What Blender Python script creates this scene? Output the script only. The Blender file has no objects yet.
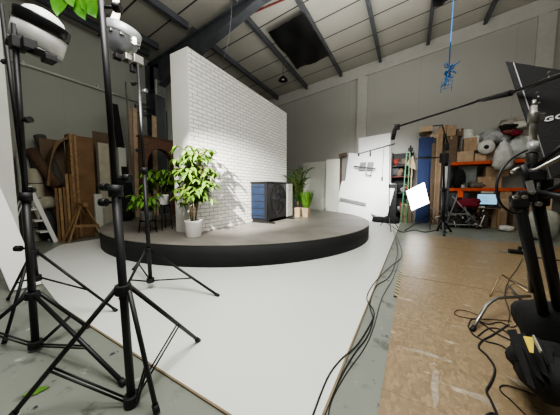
import bpy, bmesh, math, random
from mathutils import Vector, Matrix
random.seed(7)
R = math.radians
scn = bpy.context.scene
COL = scn.collection
V = Vector
# ------------------------------------------------------------------ camera survey (used to take real positions)
FPX = 232.0; YAW = R(30); PITCH = R(4.6); CH = 1.4
_f = (-math.sin(YAW)*math.cos(PITCH), math.cos(YAW)*math.cos(PITCH), -math.sin(PITCH))
_r = (math.cos(YAW), math.sin(YAW), 0)
_u = (_r[1]*_f[2]-_r[2]*_f[1], _r[2]*_f[0]-_r[0]*_f[2], _r[0]*_f[1]-_r[1]*_f[0])
def ray(px, py):
    a = (px-280)/FPX; b = (207.5-py)/FPX
    return tuple(_f[i]+a*_r[i]+b*_u[i] for i in range(3))
def onz(px, py, z=0.0):
    d = ray(px, py); t = (z-CH)/d[2]; return V((d[0]*t, d[1]*t, z))
def ony(px, py, Y):
    d = ray(px, py); t = Y/d[1]; return V((d[0]*t, Y, CH+d[2]*t))
def onx(px, py, X):
    d = ray(px, py); t = X/d[0]; return V((X, d[1]*t, CH+d[2]*t))
def dd(px, py, D):
    d = ray(px, py); return V((d[0]*D, d[1]*D, CH+d[2]*D))
def roofz(x): return 7.54+.117*x

# ------------------------------------------------------------------ materials
def lin(v):
    v /= 255.0
    return v/12.92 if v <= .04045 else ((v+.055)/1.055)**2.4
def C(r, g, b): return (lin(r), lin(g), lin(b), 1)
MATS = {}
def mat(name, col, rough=.6, metal=0, var=.12, scale=6, bump=0, emit=None, strength=0, alpha=1, trans=0, col2=None, coat=0):
    if name in MATS: return MATS[name]
    m = bpy.data.materials.new(name); m.use_nodes = True; nt = m.node_tree; N = nt.nodes; L = nt.links
    b = N['Principled BSDF']
    b.inputs['Roughness'].default_value = rough; b.inputs['Metallic'].default_value = metal
    if coat: b.inputs['Coat Weight'].default_value = coat
    tc = N.new('ShaderNodeTexCoord'); nz = N.new('ShaderNodeTexNoise')
    nz.inputs['Scale'].default_value = scale; nz.inputs['Detail'].default_value = 4
    L.new(tc.outputs['Object'], nz.inputs['Vector'])
    mx = N.new('ShaderNodeMix'); mx.data_type = 'RGBA'
    c = C(*col); c2 = C(*col2) if col2 else tuple(x*(1-var*2) for x in c[:3])+(1,)
    mx.inputs[6].default_value = c2; mx.inputs[7].default_value = tuple(min(1, x*(1+var)) for x in c[:3])+(1,) if not col2 else c
    rp = N.new('ShaderNodeMapRange'); rp.inputs[1].default_value = .3; rp.inputs[2].default_value = .7
    L.new(nz.outputs['Fac'], rp.inputs[0]); L.new(rp.outputs[0], mx.inputs[0])
    L.new(mx.outputs[2], b.inputs['Base Color'])
    if bump:
        bp = N.new('ShaderNodeBump'); bp.inputs['Strength'].default_value = bump; bp.inputs['Distance'].default_value = .01
        n2 = N.new('ShaderNodeTexNoise'); n2.inputs['Scale'].default_value = scale*6; L.new(tc.outputs['Object'], n2.inputs['Vector'])
        L.new(n2.outputs['Fac'], bp.inputs['Height']); L.new(bp.outputs[0], b.inputs['Normal'])
    if emit:
        b.inputs['Emission Color'].default_value = C(*emit); b.inputs['Emission Strength'].default_value = strength
    if alpha < 1: b.inputs['Alpha'].default_value = alpha
    if trans: b.inputs['Transmission Weight'].default_value = trans
    MATS[name] = m
    return m
def nodes_of(m): return m.node_tree.nodes, m.node_tree.links, m.node_tree.nodes['Principled BSDF']

BLACK = mat('black metal', (17, 17, 19), .5, .1, scale=20)
BLACKP = mat('black plastic', (14, 14, 16), .6, scale=20)
BLACKF = mat('black fabric', (17, 17, 19), .85, scale=30, bump=.4)
CHROME = mat('bright steel', (150, 148, 142), .3, .9, var=.05)
STEELG = mat('cast grey metal', (135, 138, 140), .35, .6)
SILV = mat('silver paint', (140, 140, 138), .35, .2)
WHITE = mat('white paint', (222, 222, 216), .55, var=.03, scale=2)
WHITEB = mat('white board', (240, 240, 238), .6, var=.02, scale=2)
OFFW = mat('off white panel', (196, 198, 188), .6, var=.04, scale=2)
CREAM = mat('cream foam', (176, 172, 152), .8, var=.08)
PLY = mat('plywood', (128, 98, 68), .6, col2=(104, 78, 52), scale=3)
PLYE = mat('plywood edge', (168, 138, 98), .6, col2=(128, 98, 66), scale=14)
PINE = mat('pine wood', (140, 112, 78), .6, scale=9)
BROWN = mat('brown roll', (96, 74, 58), .9, scale=12, bump=.5)
GREYR = mat('grey carpet', (92, 90, 84), .95, scale=20, bump=.5)
CARD = mat('cardboard', (170, 144, 116), .8, var=.1, scale=5)
CARD2 = mat('light cardboard', (188, 164, 136), .8, var=.1, scale=5)
CARDD = mat('dark cardboard', (110, 92, 74), .8, scale=5)
ORANGE = mat('orange beam paint', (206, 84, 36), .45, scale=5)
BLUEP = mat('blue panel', (40, 56, 98), .8, scale=2, bump=.3)
STEELD = mat('dark painted steel', (84, 87, 92), .5, .1, scale=3)
RED = mat('oxide red pipe', (110, 38, 32), .5)
PLASTIC = mat('clear film', (200, 200, 196), .25, var=.15, scale=5, bump=.6)
BUBBLE = mat('bubble wrap', (160, 163, 162), .35, var=.15, scale=6, bump=.5)
WHITEPOT = mat('white glazed pot', (226, 224, 218), .35, var=.03)
BEIGEPOT = mat('beige pot', (176, 156, 128), .7)
SOIL = mat('soil', (52, 38, 28), .95, scale=40, bump=1)
LEAF = mat('mid green leaf', (96, 136, 42), .6, col2=(56, 96, 26), scale=7)
LEAFB = mat('bright green leaf', (100, 130, 44), .5, col2=(40, 70, 22), scale=7)
LEAFD = mat('palm leaf', (66, 122, 38), .75, col2=(34, 78, 24), scale=7)
STEM = mat('stem', (120, 100, 66), .7)
TAPEY = mat('yellow tape', (214, 190, 70), .6)
BLUEROPE = mat('blue rope', (48, 120, 190), .7)
GREEN = mat('green ladder paint', (52, 116, 70), .5)
MAROON = mat('maroon fabric', (120, 22, 44), .8)
DKGREY = mat('dark grey', (62, 62, 64), .7)
MIDGREY = mat('mid grey', (118, 120, 118), .6)
CABLE = mat('black cable', (24, 24, 26), .5)

# floor
def floor_mat():
    m = mat('painted concrete', (118, 122, 113), .38, var=.04, scale=1.2); N, L, b = nodes_of(m)
    tc = N.new('ShaderNodeTexCoord')
    base = N['Mix'].outputs[2]
    def splat(scale, lo, hi, col, base):
        nz = N.new('ShaderNodeTexNoise'); nz.inputs['Scale'].default_value = scale; nz.inputs['Detail'].default_value = 8
        nz.inputs['Roughness'].default_value = .65; L.new(tc.outputs['Object'], nz.inputs['Vector'])
        r = N.new('ShaderNodeMapRange'); r.inputs[1].default_value = lo; r.inputs[2].default_value = hi
        L.new(nz.outputs['Fac'], r.inputs[0])
        x = N.new('ShaderNodeMix'); x.data_type = 'RGBA'; L.new(r.outputs[0], x.inputs[0]); L.new(base, x.inputs[6])
        x.inputs[7].default_value = C(*col); return x.outputs[2]
    o = splat(3.1, .56, .64, (88, 90, 84), base)
    o = splat(8.0, .63, .67, (46, 48, 56), o)
    o = splat(5.0, .64, .70, (160, 163, 154), o)
    L.new(o, b.inputs['Base Color'])
    return m
FLOOR = floor_mat()
def osb_mat():
    m = bpy.data.materials.new('osb'); m.use_nodes = True; N, L, b = nodes_of(m); b.inputs['Roughness'].default_value = .36
    tc = N.new('ShaderNodeTexCoord')
    mp = N.new('ShaderNodeMapping'); L.new(tc.outputs['Object'], mp.inputs[0])
    wn = N.new('ShaderNodeTexNoise'); wn.inputs['Scale'].default_value = 9; L.new(tc.outputs['Object'], wn.inputs['Vector'])
    va = N.new('ShaderNodeVectorMath'); va.operation = 'MULTIPLY_ADD'; va.inputs[1].default_value = (.09, .09, .09)
    L.new(wn.outputs['Color'], va.inputs[0]); L.new(tc.outputs['Object'], va.inputs[2]); L.new(va.outputs[0], mp.inputs[0])
    v = N.new('ShaderNodeTexVoronoi'); v.inputs['Scale'].default_value = 44; v.inputs['Randomness'].default_value = 1
    mp.inputs['Scale'].default_value = (1, .45, 1); mp.inputs['Rotation'].default_value = (0, 0, .5)
    L.new(mp.outputs[0], v.inputs['Vector'])
    cr = N.new('ShaderNodeValToRGB'); e = cr.color_ramp
    e.elements[0].color = C(96, 80, 54); e.elements[1].color = C(172, 150, 112)
    x = e.elements.new(.5); x.color = C(130, 109, 86)
    L.new(v.outputs['Color'], cr.inputs[0])
    nz = N.new('ShaderNodeTexNoise'); nz.inputs['Scale'].default_value = 1.7; nz.inputs['Detail'].default_value = 6; L.new(tc.outputs['Object'], nz.inputs['Vector'])
    mr = N.new('ShaderNodeMapRange'); mr.inputs[1].default_value = .35; mr.inputs[2].default_value = .65; mr.inputs[3].default_value = .5; mr.inputs[4].default_value = .8
    L.new(nz.outputs['Fac'], mr.inputs[0])
    mx = N.new('ShaderNodeMix'); mx.data_type = 'RGBA'; L.new(mr.outputs[0], mx.inputs[0]); L.new(cr.outputs[0], mx.inputs[6]); mx.inputs[7].default_value = C(130, 114, 88)
    # scuffs and chalky scratches
    n3 = N.new('ShaderNodeTexNoise'); n3.inputs['Scale'].default_value = 2.3; n3.inputs['Detail'].default_value = 9; n3.inputs['Roughness'].default_value = .6
    mp3 = N.new('ShaderNodeMapping'); mp3.inputs['Scale'].default_value = (1, 3.2, 1); mp3.inputs['Rotation'].default_value = (0, 0, .5)
    L.new(tc.outputs['Object'], mp3.inputs[0]); L.new(mp3.outputs[0], n3.inputs['Vector'])
    r3 = N.new('ShaderNodeMapRange'); r3.inputs[1].default_value = .62; r3.inputs[2].default_value = .68; r3.inputs[4].default_value = .7; L.new(n3.outputs['Fac'], r3.inputs[0])
    m3 = N.new('ShaderNodeMix'); m3.data_type = 'RGBA'; L.new(r3.outputs[0], m3.inputs[0]); L.new(mx.outputs[2], m3.inputs[6]); m3.inputs[7].default_value = C(186, 178, 160)
    L.new(m3.outputs[2], b.inputs['Base Color'])
    bp = N.new('ShaderNodeBump'); bp.inputs['Strength'].default_value = .35; bp.inputs['Distance'].default_value = .004
    L.new(v.outputs['Distance'], bp.inputs['Height']); L.new(bp.outputs[0], b.inputs['Normal'])
    return m
OSB = osb_mat()
def brick_mat(name, c1, c2, mortar, sx=1, bump=.6, bw=.215, rh=.068, ms=.007):
    m = bpy.data.materials.new(name); m.use_nodes = True; N, L, b = nodes_of(m); b.inputs['Roughness'].default_value = .45
    tc = N.new('ShaderNodeTexCoord'); sp = N.new('ShaderNodeSeparateXYZ'); cb = N.new('ShaderNodeCombineXYZ')
    L.new(tc.outputs['Object'], sp.inputs[0]); L.new(sp.outputs['Y'], cb.inputs[0]); L.new(sp.outputs['Z'], cb.inputs[1])
    br = N.new('ShaderNodeTexBrick'); br.inputs['Scale'].default_value = 1; br.inputs['Brick Width'].default_value = bw
    br.inputs['Row Height'].default_value = rh; br.inputs['Mortar Size'].default_value = ms; br.inputs['Mortar Smooth'].default_value = .3
    br.inputs['Color1'].default_value = C(*c1); br.inputs['Color2'].default_value = C(*c2); br.inputs['Mortar'].default_value = C(*mortar)
    L.new(cb.outputs[0], br.inputs['Vector']); L.new(br.outputs['Color'], b.inputs['Base Color'])
    bp = N.new('ShaderNodeBump'); bp.inputs['Strength'].default_value = bump; bp.inputs['Distance'].default_value = .006; bp.invert = True
    L.new(br.outputs['Fac'], bp.inputs['Height']); L.new(bp.outputs[0], b.inputs['Normal'])
    return m
BRICKW = brick_mat('white brick', (232, 231, 226), (220, 219, 214), (150, 148, 142), ms=.009, bw=.26, rh=.088)
BRICKR = brick_mat('terracotta brick', (124, 78, 56), (100, 62, 46), (120, 112, 100), ms=.008)
def roof_mat():
    m = mat('roof cladding', (176, 174, 164), .6, var=.05, scale=.7); N, L, b = nodes_of(m)
    tc = N.new('ShaderNodeTexCoord'); sp = N.new('ShaderNodeSeparateXYZ'); L.new(tc.outputs['Object'], sp.inputs[0])
    fr = N.new('ShaderNodeMath'); fr.operation = 'FRACT'; L.new(sp.outputs['Y'], fr.inputs[0])
    lt = N.new('ShaderNodeMath'); lt.operation = 'LESS_THAN'; lt.inputs[1].default_value = .05; L.new(fr.outputs[0], lt.inputs[0])
    x = N.new('ShaderNodeMix'); x.data_type = 'RGBA'; L.new(lt.outputs[0], x.inputs[0]); L.new(N['Mix'].outputs[2], x.inputs[6]); x.inputs[7].default_value = C(52, 52, 50)
    L.new(x.outputs[2], b.inputs['Base Color'])
    return m
ROOF = roof_mat()
def wall_mat(name, col, seam=1.2, axis='Y'):
    m = mat(name, col, .7, var=.025, scale=.6); N, L, b = nodes_of(m)
    tc = N.new('ShaderNodeTexCoord'); sp = N.new('ShaderNodeSeparateXYZ'); L.new(tc.outputs['Object'], sp.inputs[0])
    dv = N.new('ShaderNodeMath'); dv.operation = 'DIVIDE'; dv.inputs[1].default_value = seam; L.new(sp.outputs[axis], dv.inputs[0])
    fr = N.new('ShaderNodeMath'); fr.operation = 'FRACT'; L.new(dv.outputs[0], fr.inputs[0])
    lt = N.new('ShaderNodeMath'); lt.operation = 'LESS_THAN'; lt.inputs[1].default_value = .012; L.new(fr.outputs[0], lt.inputs[0])
    sc = N.new('ShaderNodeMath'); sc.operation = 'MULTIPLY'; sc.inputs[1].default_value = .1; L.new(lt.outputs[0], sc.inputs[0])
    x = N.new('ShaderNodeMix'); x.data_type = 'RGBA'; L.new(sc.outputs[0], x.inputs[0]); L.new(N['Mix'].outputs[2], x.inputs[6]); x.inputs[7].default_value = C(90, 90, 84)
    L.new(x.outputs[2], b.inputs['Base Color'])
    return m
WALL_L = wall_mat('left wall paint', (158, 160, 151), 1.5, 'Y')
WALL_B = wall_mat('back wall paint', (176, 175, 169), 3.0, 'X')
TRIMM = mat('light trim', (190, 189, 183), .6, var=.03)

# ------------------------------------------------------------------ mesh builder
class MB:
    def __init__(s): s.v = []; s.f = []; s.sm = []
    def add(s, vs, fs, smooth=False):
        o = len(s.v); s.v += [V(v) for v in vs]
        for f in fs: s.f.append([i+o for i in f]); s.sm.append(smooth)
        return s
    def box(s, c, size, rot=None):
        hx, hy, hz = [a/2 for a in size]; c = V(c)
        M = rot if rot else Matrix.Identity(3)
        vs = [c+M @ V((x*hx, y*hy, z*hz)) for x in (-1, 1) for y in (-1, 1) for z in (-1, 1)]
        return s.add(vs, [(0, 1, 3, 2), (4, 6, 7, 5), (0, 4, 5, 1), (2, 3, 7, 6), (0, 2, 6, 4), (1, 5, 7, 3)])
    def span(s, x0, x1, y0, y1, z0, z1):
        return s.box(((x0+x1)/2, (y0+y1)/2, (z0+z1)/2), (abs(x1-x0), abs(y1-y0), abs(z1-z0)))
    def bar(s, p0, p1, w, h, up=(0, 0, 1)):
        p0 = V(p0); p1 = V(p1); d = (p1-p0); L = d.length; d.normalize(); u = V(up)
        if abs(d.dot(u)) > .98: u = V((0, 1, 0))
        a = d.cross(u).normalized(); b = a.cross(d).normalized()
        M = Matrix((a, d, b)).transposed()
        return s.box((p0+p1)/2, (w, L, h), M)
    def tube(s, pts, r, n=8, caps=True):
        pts = [V(p) for p in pts]; rs = r if isinstance(r, (list, tuple)) else [r]*len(pts)
        vs = []; fs = []; prev = None
        for i, p in enumerate(pts):
            if i == 0: d = pts[1]-p
            elif i == len(pts)-1: d = p-pts[i-1]
            else: d = (pts[i+1]-pts[i-1])
            if d.length < 1e-9: d = V((0, 0, 1))
            d.normalize()
            if prev is None:
                a = d.orthogonal().normalized()
            else:
                a = prev-d*prev.dot(d)
                a = a.normalized() if a.length > 1e-6 else d.orthogonal().normalized()
            prev = a; b = d.cross(a)
            for k in range(n):
                t = 2*math.pi*k/n; vs.append(p+(a*math.cos(t)+b*math.sin(t))*rs[i])
        for i in range(len(pts)-1):
            for k in range(n):
                k2 = (k+1) % n; fs.append((i*n+k, i*n+k2, (i+1)*n+k2, (i+1)*n+k))
        s.add(vs, fs, True)
        if caps:
            o = len(s.v)-len(vs)
            s.f.append([o+k for k in range(n)][::-1]); s.sm.append(False)
            s.f.append([o+(len(pts)-1)*n+k for k in range(n)]); s.sm.append(False)
        return s
    def lathe(s, prof, c, axis=(0, 0, 1), n=24):
        c = V(c); ax = V(axis).normalized(); a = ax.orthogonal().normalized(); b = ax.cross(a); vs = []; fs = []
        for (r, h) in prof:
            for k in range(n):
                t = 2*math.pi*k/n; vs.append(c+ax*h+(a*math.cos(t)+b*math.sin(t))*max(r, 1e-4))
        for i in range(len(prof)-1):
            for k in range(n):
                k2 = (k+1) % n; fs.append((i*n+k, i*n+k2, (i+1)*n+k2, (i+1)*n+k))
        s.add(vs, fs, True); return s
    def quadslab(s, a, b, c, d, t):
        a, b, c, d = V(a), V(b), V(c), V(d); n = (b-a).cross(d-a).normalized()*t
        vs = [a, b, c, d, a+n, b+n, c+n, d+n]
        return s.add(vs, [(0, 1, 2, 3), (7, 6, 5, 4), (0, 4, 5, 1), (1, 5, 6, 2), (2, 6, 7, 3), (3, 7, 4, 0)])
    def prism(s, poly, off):
        poly = [V(p) for p in poly]; off = V(off); n = len(poly)
        return s.add(poly+[p+off for p in poly], [list(range(n))[::-1], list(range(n, 2*n))]+[(i, (i+1) % n, n+(i+1) % n, n+i) for i in range(n)])
    def leaf(s, base, d, up, L, W, droop=.25):
        d = V(d).normalized(); u = V(up); u = (u-d*u.dot(d))
        u = u.normalized() if u.length > 1e-4 else d.orthogonal().normalized()
        w = d.cross(u); base = V(base); vs = []; ts = (0, .25, .55, .8, 1); ws = (.06, .8, 1, .62, .02)
        for t, k in zip(ts, ws):
            c = base+d*L*t-V((0, 0, 1))*droop*L*t*t
            vs += [c-w*W*.5*k+u*.06*W, c, c+w*W*.5*k+u*.06*W]
        fs = []
        for i in range(4):
            o = i*3; fs += [(o, o+1, o+4, o+3), (o+1, o+2, o+5, o+4)]
        return s.add(vs, fs, True)
    def lump(s, c, size, seed=0, n=14, m=9, amp=.18, flat=.35):
        rnd = random.Random(seed); c = V(c); vs = []; fs = []
        ph = [rnd.uniform(0, 6.28) for _ in range(6)]
        for i in range(m+1):
            th = math.pi*i/m
            for k in range(n):
                p = 2*math.pi*k/n
                q = 1+amp*(math.sin(3*p+ph[0])*math.sin(2*th+ph[1])+.6*math.sin(5*p+ph[2]+th*3)+.5*math.sin(4*th+ph[3]+p*2))*.6
                sq = lambda t: math.copysign(abs(t)**.75, t)
                vs.append(c+V((sq(math.sin(th))*sq(math.cos(p))*size[0]/2*q, sq(math.sin(th))*sq(math.sin(p))*size[1]/2*q, max(-1, min(1, sq(math.cos(th))*q))*size[2]/2)))
        for i in range(m):
            for k in range(n):
                k2 = (k+1) % n; fs.append((i*n+k, (i+1)*n+k, (i+1)*n+k2, i*n+k2))
        return s.add(vs, fs, True)

def build(name, mb, material, parent=None, bevel=0, origin=None, kind=None, label=None):
    o0 = V(origin) if origin is not None else (V(parent['_o']) if parent is not None else V((0, 0, 0)))
    me = bpy.data.meshes.new(name); me.from_pydata([tuple(v-o0) for v in mb.v], [], mb.f); me.update()
    for p, sm in zip(me.polygons, mb.sm): p.use_smooth = sm
    bm = bmesh.new(); bm.from_mesh(me)
    bmesh.ops.recalc_face_normals(bm, faces=bm.faces); bm.to_mesh(me); bm.free()
    me.materials.append(material)
    o = bpy.data.objects.new(name, me); COL.objects.link(o)
    if parent is not None: o.parent = parent
    else: o.location = o0
    o['_o'] = list(o0)
    if bevel:
        md = o.modifiers.new('bevel', 'BEVEL'); md.width = bevel; md.segments = 2; md.limit_method = 'ANGLE'; md.angle_limit = R(40)
    if kind: o['kind'] = kind
    if label: o['label'] = label
    return o
def thing(name, label, cat, loc=(0, 0, 0), group=None):
    o = bpy.data.objects.new(name, None); COL.objects.link(o); o.location = V(loc); o.empty_display_size = .1
    o['label'] = label; o['category'] = cat; o['_o'] = list(V(loc))
    if group: o['group'] = group
    return o
def solo(name, mb, m, label, cat, group=None, bevel=0, origin=None, kind=None):
    if origin is None:
        n = len(mb.v); lo = min(v.z for v in mb.v)
        origin = (sum(v.x for v in mb.v)/n, sum(v.y for v in mb.v)/n, lo)
    o = build(name, mb, m, None, bevel, origin, kind); o['label'] = label; o['category'] = cat
    if group: o['group'] = group
    return o
def struct(name, mb, m, parent=None, bevel=0):
    return build(name, mb, m, parent, bevel, kind='structure' if parent is None else None)
def dup(root, loc, rotz=0, label=None, scale=None):
    r = root.copy(); COL.objects.link(r); r.location = V(loc); r.rotation_euler = (0, 0, rotz)
    if label: r['label'] = label
    if scale: r.scale = scale
    for ch in root.children:
        c = ch.copy(); COL.objects.link(c); c.parent = r
        for g in ch.children:
            d = g.copy(); COL.objects.link(d); d.parent = c
    return r

# ================================================================== SETTING
SZ = .42
XL, XR, YB, YF = -9.3, 9.0, 12.0, -4.0
struct('floor', MB().span(XL-.2, XR+.2, YF-.2, YB+.2, -.1, 0), FLOOR)
struct('wall_left', MB().span(XL-.2, XL, YF, YB, 0, roofz(XL)), WALL_L)
bw = MB().prism([(XL, YB, 0), (XR, YB, 0), (XR, YB, roofz(XR)), (XL, YB, roofz(XL))], (0, .2, 0))
struct('wall_back', bw, WALL_B)
struct('wall_right', MB().span(XR, XR+.2, YF, YB, 0, roofz(XR)), WALL_B)
struct('wall_front', MB().prism([(XL, YF, 0), (XR, YF, 0), (XR, YF, roofz(XR)), (XL, YF, roofz(XL))], (0, -.2, 0)), WALL_B)
struct('ceiling', MB().prism([(XL, YF, roofz(XL)), (XR, YF, roofz(XR)), (XR, YF, roofz(XR)+.15), (XL, YF, roofz(XL)+.15)], (0, YB-YF, 0)), ROOF)
# raised light band under the roof on the back wall
struct('trim_1', MB().prism([(XL, YB-.08, roofz(XL)-.02), (XR, YB-.08, roofz(XR)-.02), (XR, YB-.08, roofz(XR)-.55), (XL, YB-.08, roofz(XL)-.55)], (0, .08, 0)), TRIMM)
struct('trim_2', MB().span(-2.56, -2.1, YB-.12, YB, 0, roofz(-2.5)-.55), TRIMM)
struct('trim_3', MB().span(3.5, 3.95, YB-.12, YB, 0, roofz(3.5)-.55), TRIMM)
# conduit rail on the left wall
rl = MB().tube([(XL+.05, -1, 4.8), (XL+.05, 5.5, 4.7)], .035)
for y in (.5, 2.2, 3.9): rl.box((XL+.04, y, 4.77), (.08, .05, .12))
struct('trim_4', rl, OFFW)
# near partition corner at far left
pc = onz(22, 258)
struct('wall_partition', MB().span(pc.x-.15, pc.x, -1.2, pc.y, 0, 5.2), WHITE)

def onroof(px, py, dz=0):
    d = ray(px, py); t = (7.54-CH-dz)/(d[2]-.117*d[0]); return V((d[0]*t, d[1]*t, CH+d[2]*t))
# purlins running away from the camera, under the cladding
pur = [((210, 41), (281, 98)), ((260, 30), (308, 86)), ((301, 0), (342, 73)), ((369, 0), (381, 59)), ((433, 0), (428, 42)), ((494, 0), (484, 22))]
for i, (a, b) in enumerate(pur):
    q = onroof(*b); pA = onroof(*a)
    d = (pA-q); d.z = 0; d.normalize()
    x1 = q.x; x0 = pA.x+(q.x-pA.x)*0
    tt = (q.y-5.6)/max(.1, -d.y); p0 = V((q.x+d.x*tt, 5.6, 0)); p0.z = roofz(p0.x)-.1; p1 = V((q.x, YB-.1, roofz(q.x)-.1))
    m = MB(); m.bar(p0, p1, .07, .2); m.bar(p0-V((0, 0, .1)), p1-V((0, 0, .1)), .12, .02)
    solo('roof_purlin', m, STEELD, ['dark steel roof beam whose far end drops behind the white brick wall top', 'dark steel roof beam holding the pendant lamp, along the left edge of the large black roof sheet',
        'dark steel roof beam along the right edge of the large black roof sheet', 'dark steel roof beam above the white pilaster, second right of the large black sheet',
        'dark steel roof beam left of the black sheet at the top edge, near the blue netting', 'dark steel roof beam nearest the right side of the picture'][i], 'roof beam', 'dark steel beams under the roof', kind='structure')
for i, (a, b) in enumerate([((151, 0), (197.5, 30)), ((130, 26), (167, 49)), ((75, 5), (120, 36))]):
    A = onroof(*a); B = onroof(*b); d = (A-B).normalized()
    B2 = V((B.x, 5.4, roofz(B.x)-.1)); A2 = V((B.x+(A.x-B.x)*.3, -3.9, 0)); A2.z = roofz(A2.x)-.1
    m = MB(); m.bar(B2, A2, .09, .2); m.bar(B2-V((0, 0, .1)), A2-V((0, 0, .1)), .15, .02)
    solo('roof_purlin', m, STEELD, ['dark roof beam on the near side of the big slanting rafter, farthest from the left wall', 'dark roof beam on the near side of the rafter, middle of three above the domed lamp', 'dark roof beam nearest the left wall above the light stands'][i], 'roof beam', 'dark steel beams on the near side of the rafter', kind='structure')
# portal frame: column + haunched rafter
cy = 5.75
m = MB()
rt = lambda x_: roofz(x_)-.2
k0 = ony(172, 62, cy); k1 = ony(210, 43, cy); k2 = ony(262, 0, cy)
m.prism([(XL+.05, cy-.03, 5.2), (XL+.05, cy-.03, rt(XL)), (9, cy-.03, rt(9)), (9, cy-.03, rt(9)-.6), (k2.x, cy-.03, k2.z), (k1.x, cy-.03, k1.z), (XL+.55, cy-.03, 5.3)], (0, .06, 0))
m.bar((XL+.55, cy, 5.3), (k1.x, cy, k1.z), .28, .05); m.bar((k1.x, cy, k1.z), (k2.x, cy, k2.z), .28, .05)
m.bar((k2.x, cy, k2.z), (9, cy, rt(9)-.6), .28, .05); m.bar((XL+.05, cy, rt(XL)), (9, cy, rt(9)), .28, .05)
solo('steel_rafter', m, STEELD, 'deep dark steel rafter rising from the left wall column', 'rafter', kind='structure')
m = MB(); m.span(XL, XL+.6, cy-.03, cy+.03, 0, 6.2); m.span(XL, XL+.05, cy-.2, cy+.2, 0, 6.2); m.span(XL+.55, XL+.6, cy-.2, cy+.2, 0, 6.0)
for z in (5.2, 4.3): m.span(XL+.05, XL+.55, cy-.15, cy+.15, z, z+.04)
solo('steel_column', m, STEELD, 'dark steel column against the left wall behind the white brick wall', 'column', kind='structure')
# red pipe below the cladding
solo('red_pipe', MB().tube([onroof(199, 52, .15), onroof(247, 15, .15), onroof(292, -4, .15)], .03), RED, 'thin dark red pipe running under the roof beside the rafter', 'pipe')
# black sheets covering roof lights
def roofsheet(pts, label):
    P = [onroof(*p, .22) for p in pts]
    m = MB(); vs = []; n = 10; rnd = random.Random(3)
    for i in range(n+1):
        for j in range(n+1):
            u, w = i/n, j/n
            p = P[0]*(1-u)*(1-w)+P[1]*u*(1-w)+P[2]*u*w+P[3]*(1-u)*w
            p.z += -.05*math.sin(u*9+w*3)*math.sin(w*7)-.03*rnd.random(); vs.append(p)
    m.add(vs, [(i*(n+1)+j, (i+1)*(n+1)+j, (i+1)*(n+1)+j+1, i*(n+1)+j+1) for i in range(n) for j in range(n)], True)
    return solo('blackout_sheet', m, mat('black polythene', (14, 14, 15), .35, scale=8, bump=.6), label, 'sheet', 'black sheets under the roof lights')
roofsheet([(268, 32), (304, 12), (330, 56), (297, 69)], 'large black blackout sheet between two roof beams above the white brick wall')
roofsheet([(433, 7), (431, -30), (462, -30), (458, -2)], 'black blackout sheet cut by the top edge of the picture near the blue netting')

# ------------------------------------------------------------------ floor coverings
m = MB(); sheetpoly = [(-.44, 1.0), (-.44, 10.9), (-7.3, 10.9), (-7.6, 2.2), (onz(28, 263).x, onz(28, 263).y), (onz(38, 278).x, onz(38, 278).y), (-3.9, 1.03), (-3.55, 1.0)]
m.prism([(x, y, .001) for x, y in sheetpoly], (0, 0, .009))
sh = thing('floor_sheet', 'large matt white floor sheet under and around the round stage', 'floor sheet', (-4, 5, 0))
build('sheet', m, mat('white vinyl', (206, 208, 203), .42, var=.015, scale=1.5), sh)
build('edge_strip', MB().bar((-.43, 1.0, .008), (-.43, 10.9, .008), .014, .014).bar((-.44, .99, .008), (-3.55, .99, .008), .014, .014), mat('tan edging', (118, 104, 80), .7), sh, label='narrow tan edge of the white floor sheet')

def osb(x0, x1, y0, y1, lab):
    solo('floor_board', MB().span(x0+.0006, x1-.0006, y0+(.006 if y0 > 4 else .001), y1-(.006 if 4 < y1 < 5 else .001), 0, .018), OSB, lab, 'board', 'chipboard sheets laid on the floor')
rows = [(-.78, 1.66, 'nearest the camera'), (1.66, 4.1, 'in the second row'), (4.1, 6.54, 'in the third row'), (6.54, 8.1, 'in the far row')]
colw = ['beside the striped tape and grey floor strip', 'second from the grey floor strip', 'third from the grey floor strip', 'fourth from the grey floor strip', 'farthest right']
for j, (y0, y1, rn) in enumerate(rows):
    for i in range(5):
        if j == 0 and i > 1: continue
        if j == 1 and i > 3: continue
        osb(-.14+1.22*i, -.14+1.22*(i+1), y0, y1, 'worn brown chipboard floor sheet %s, %s' % (rn, colw[i]))
SC_M = mat('white scuff', (160, 152, 136), .7, col2=(132, 118, 96), scale=30)
for pl_ in ([(402, 347), (420, 350), (452, 361), (452, 363), (420, 353), (402, 349)], [(433, 370), (438, 369), (439, 402), (434, 410), (431, 385)], [(470, 392), (484, 396), (500, 407), (498, 410), (482, 401), (469, 396)], [(505, 375), (522, 381), (530, 388), (520, 386)]):
    P_ = [onz(x_, y_, .0182) for x_, y_ in pl_]; cx_ = sum(p.x for p in P_)/len(P_); cy_ = sum(p.y for p in P_)/len(P_)
    par = [o for o in bpy.data.objects if o.name.startswith('floor_board') and min(v.co.x for v in o.data.vertices)+o.location.x <= cx_ <= max(v.co.x for v in o.data.vertices)+o.location.x and min(v.co.y for v in o.data.vertices)+o.location.y <= cy_ <= max(v.co.y for v in o.data.vertices)+o.location.y]
    if par: build('scuff_mark', MB().prism(P_, (0, 0, .0006)), SC_M, par[0])
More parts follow.
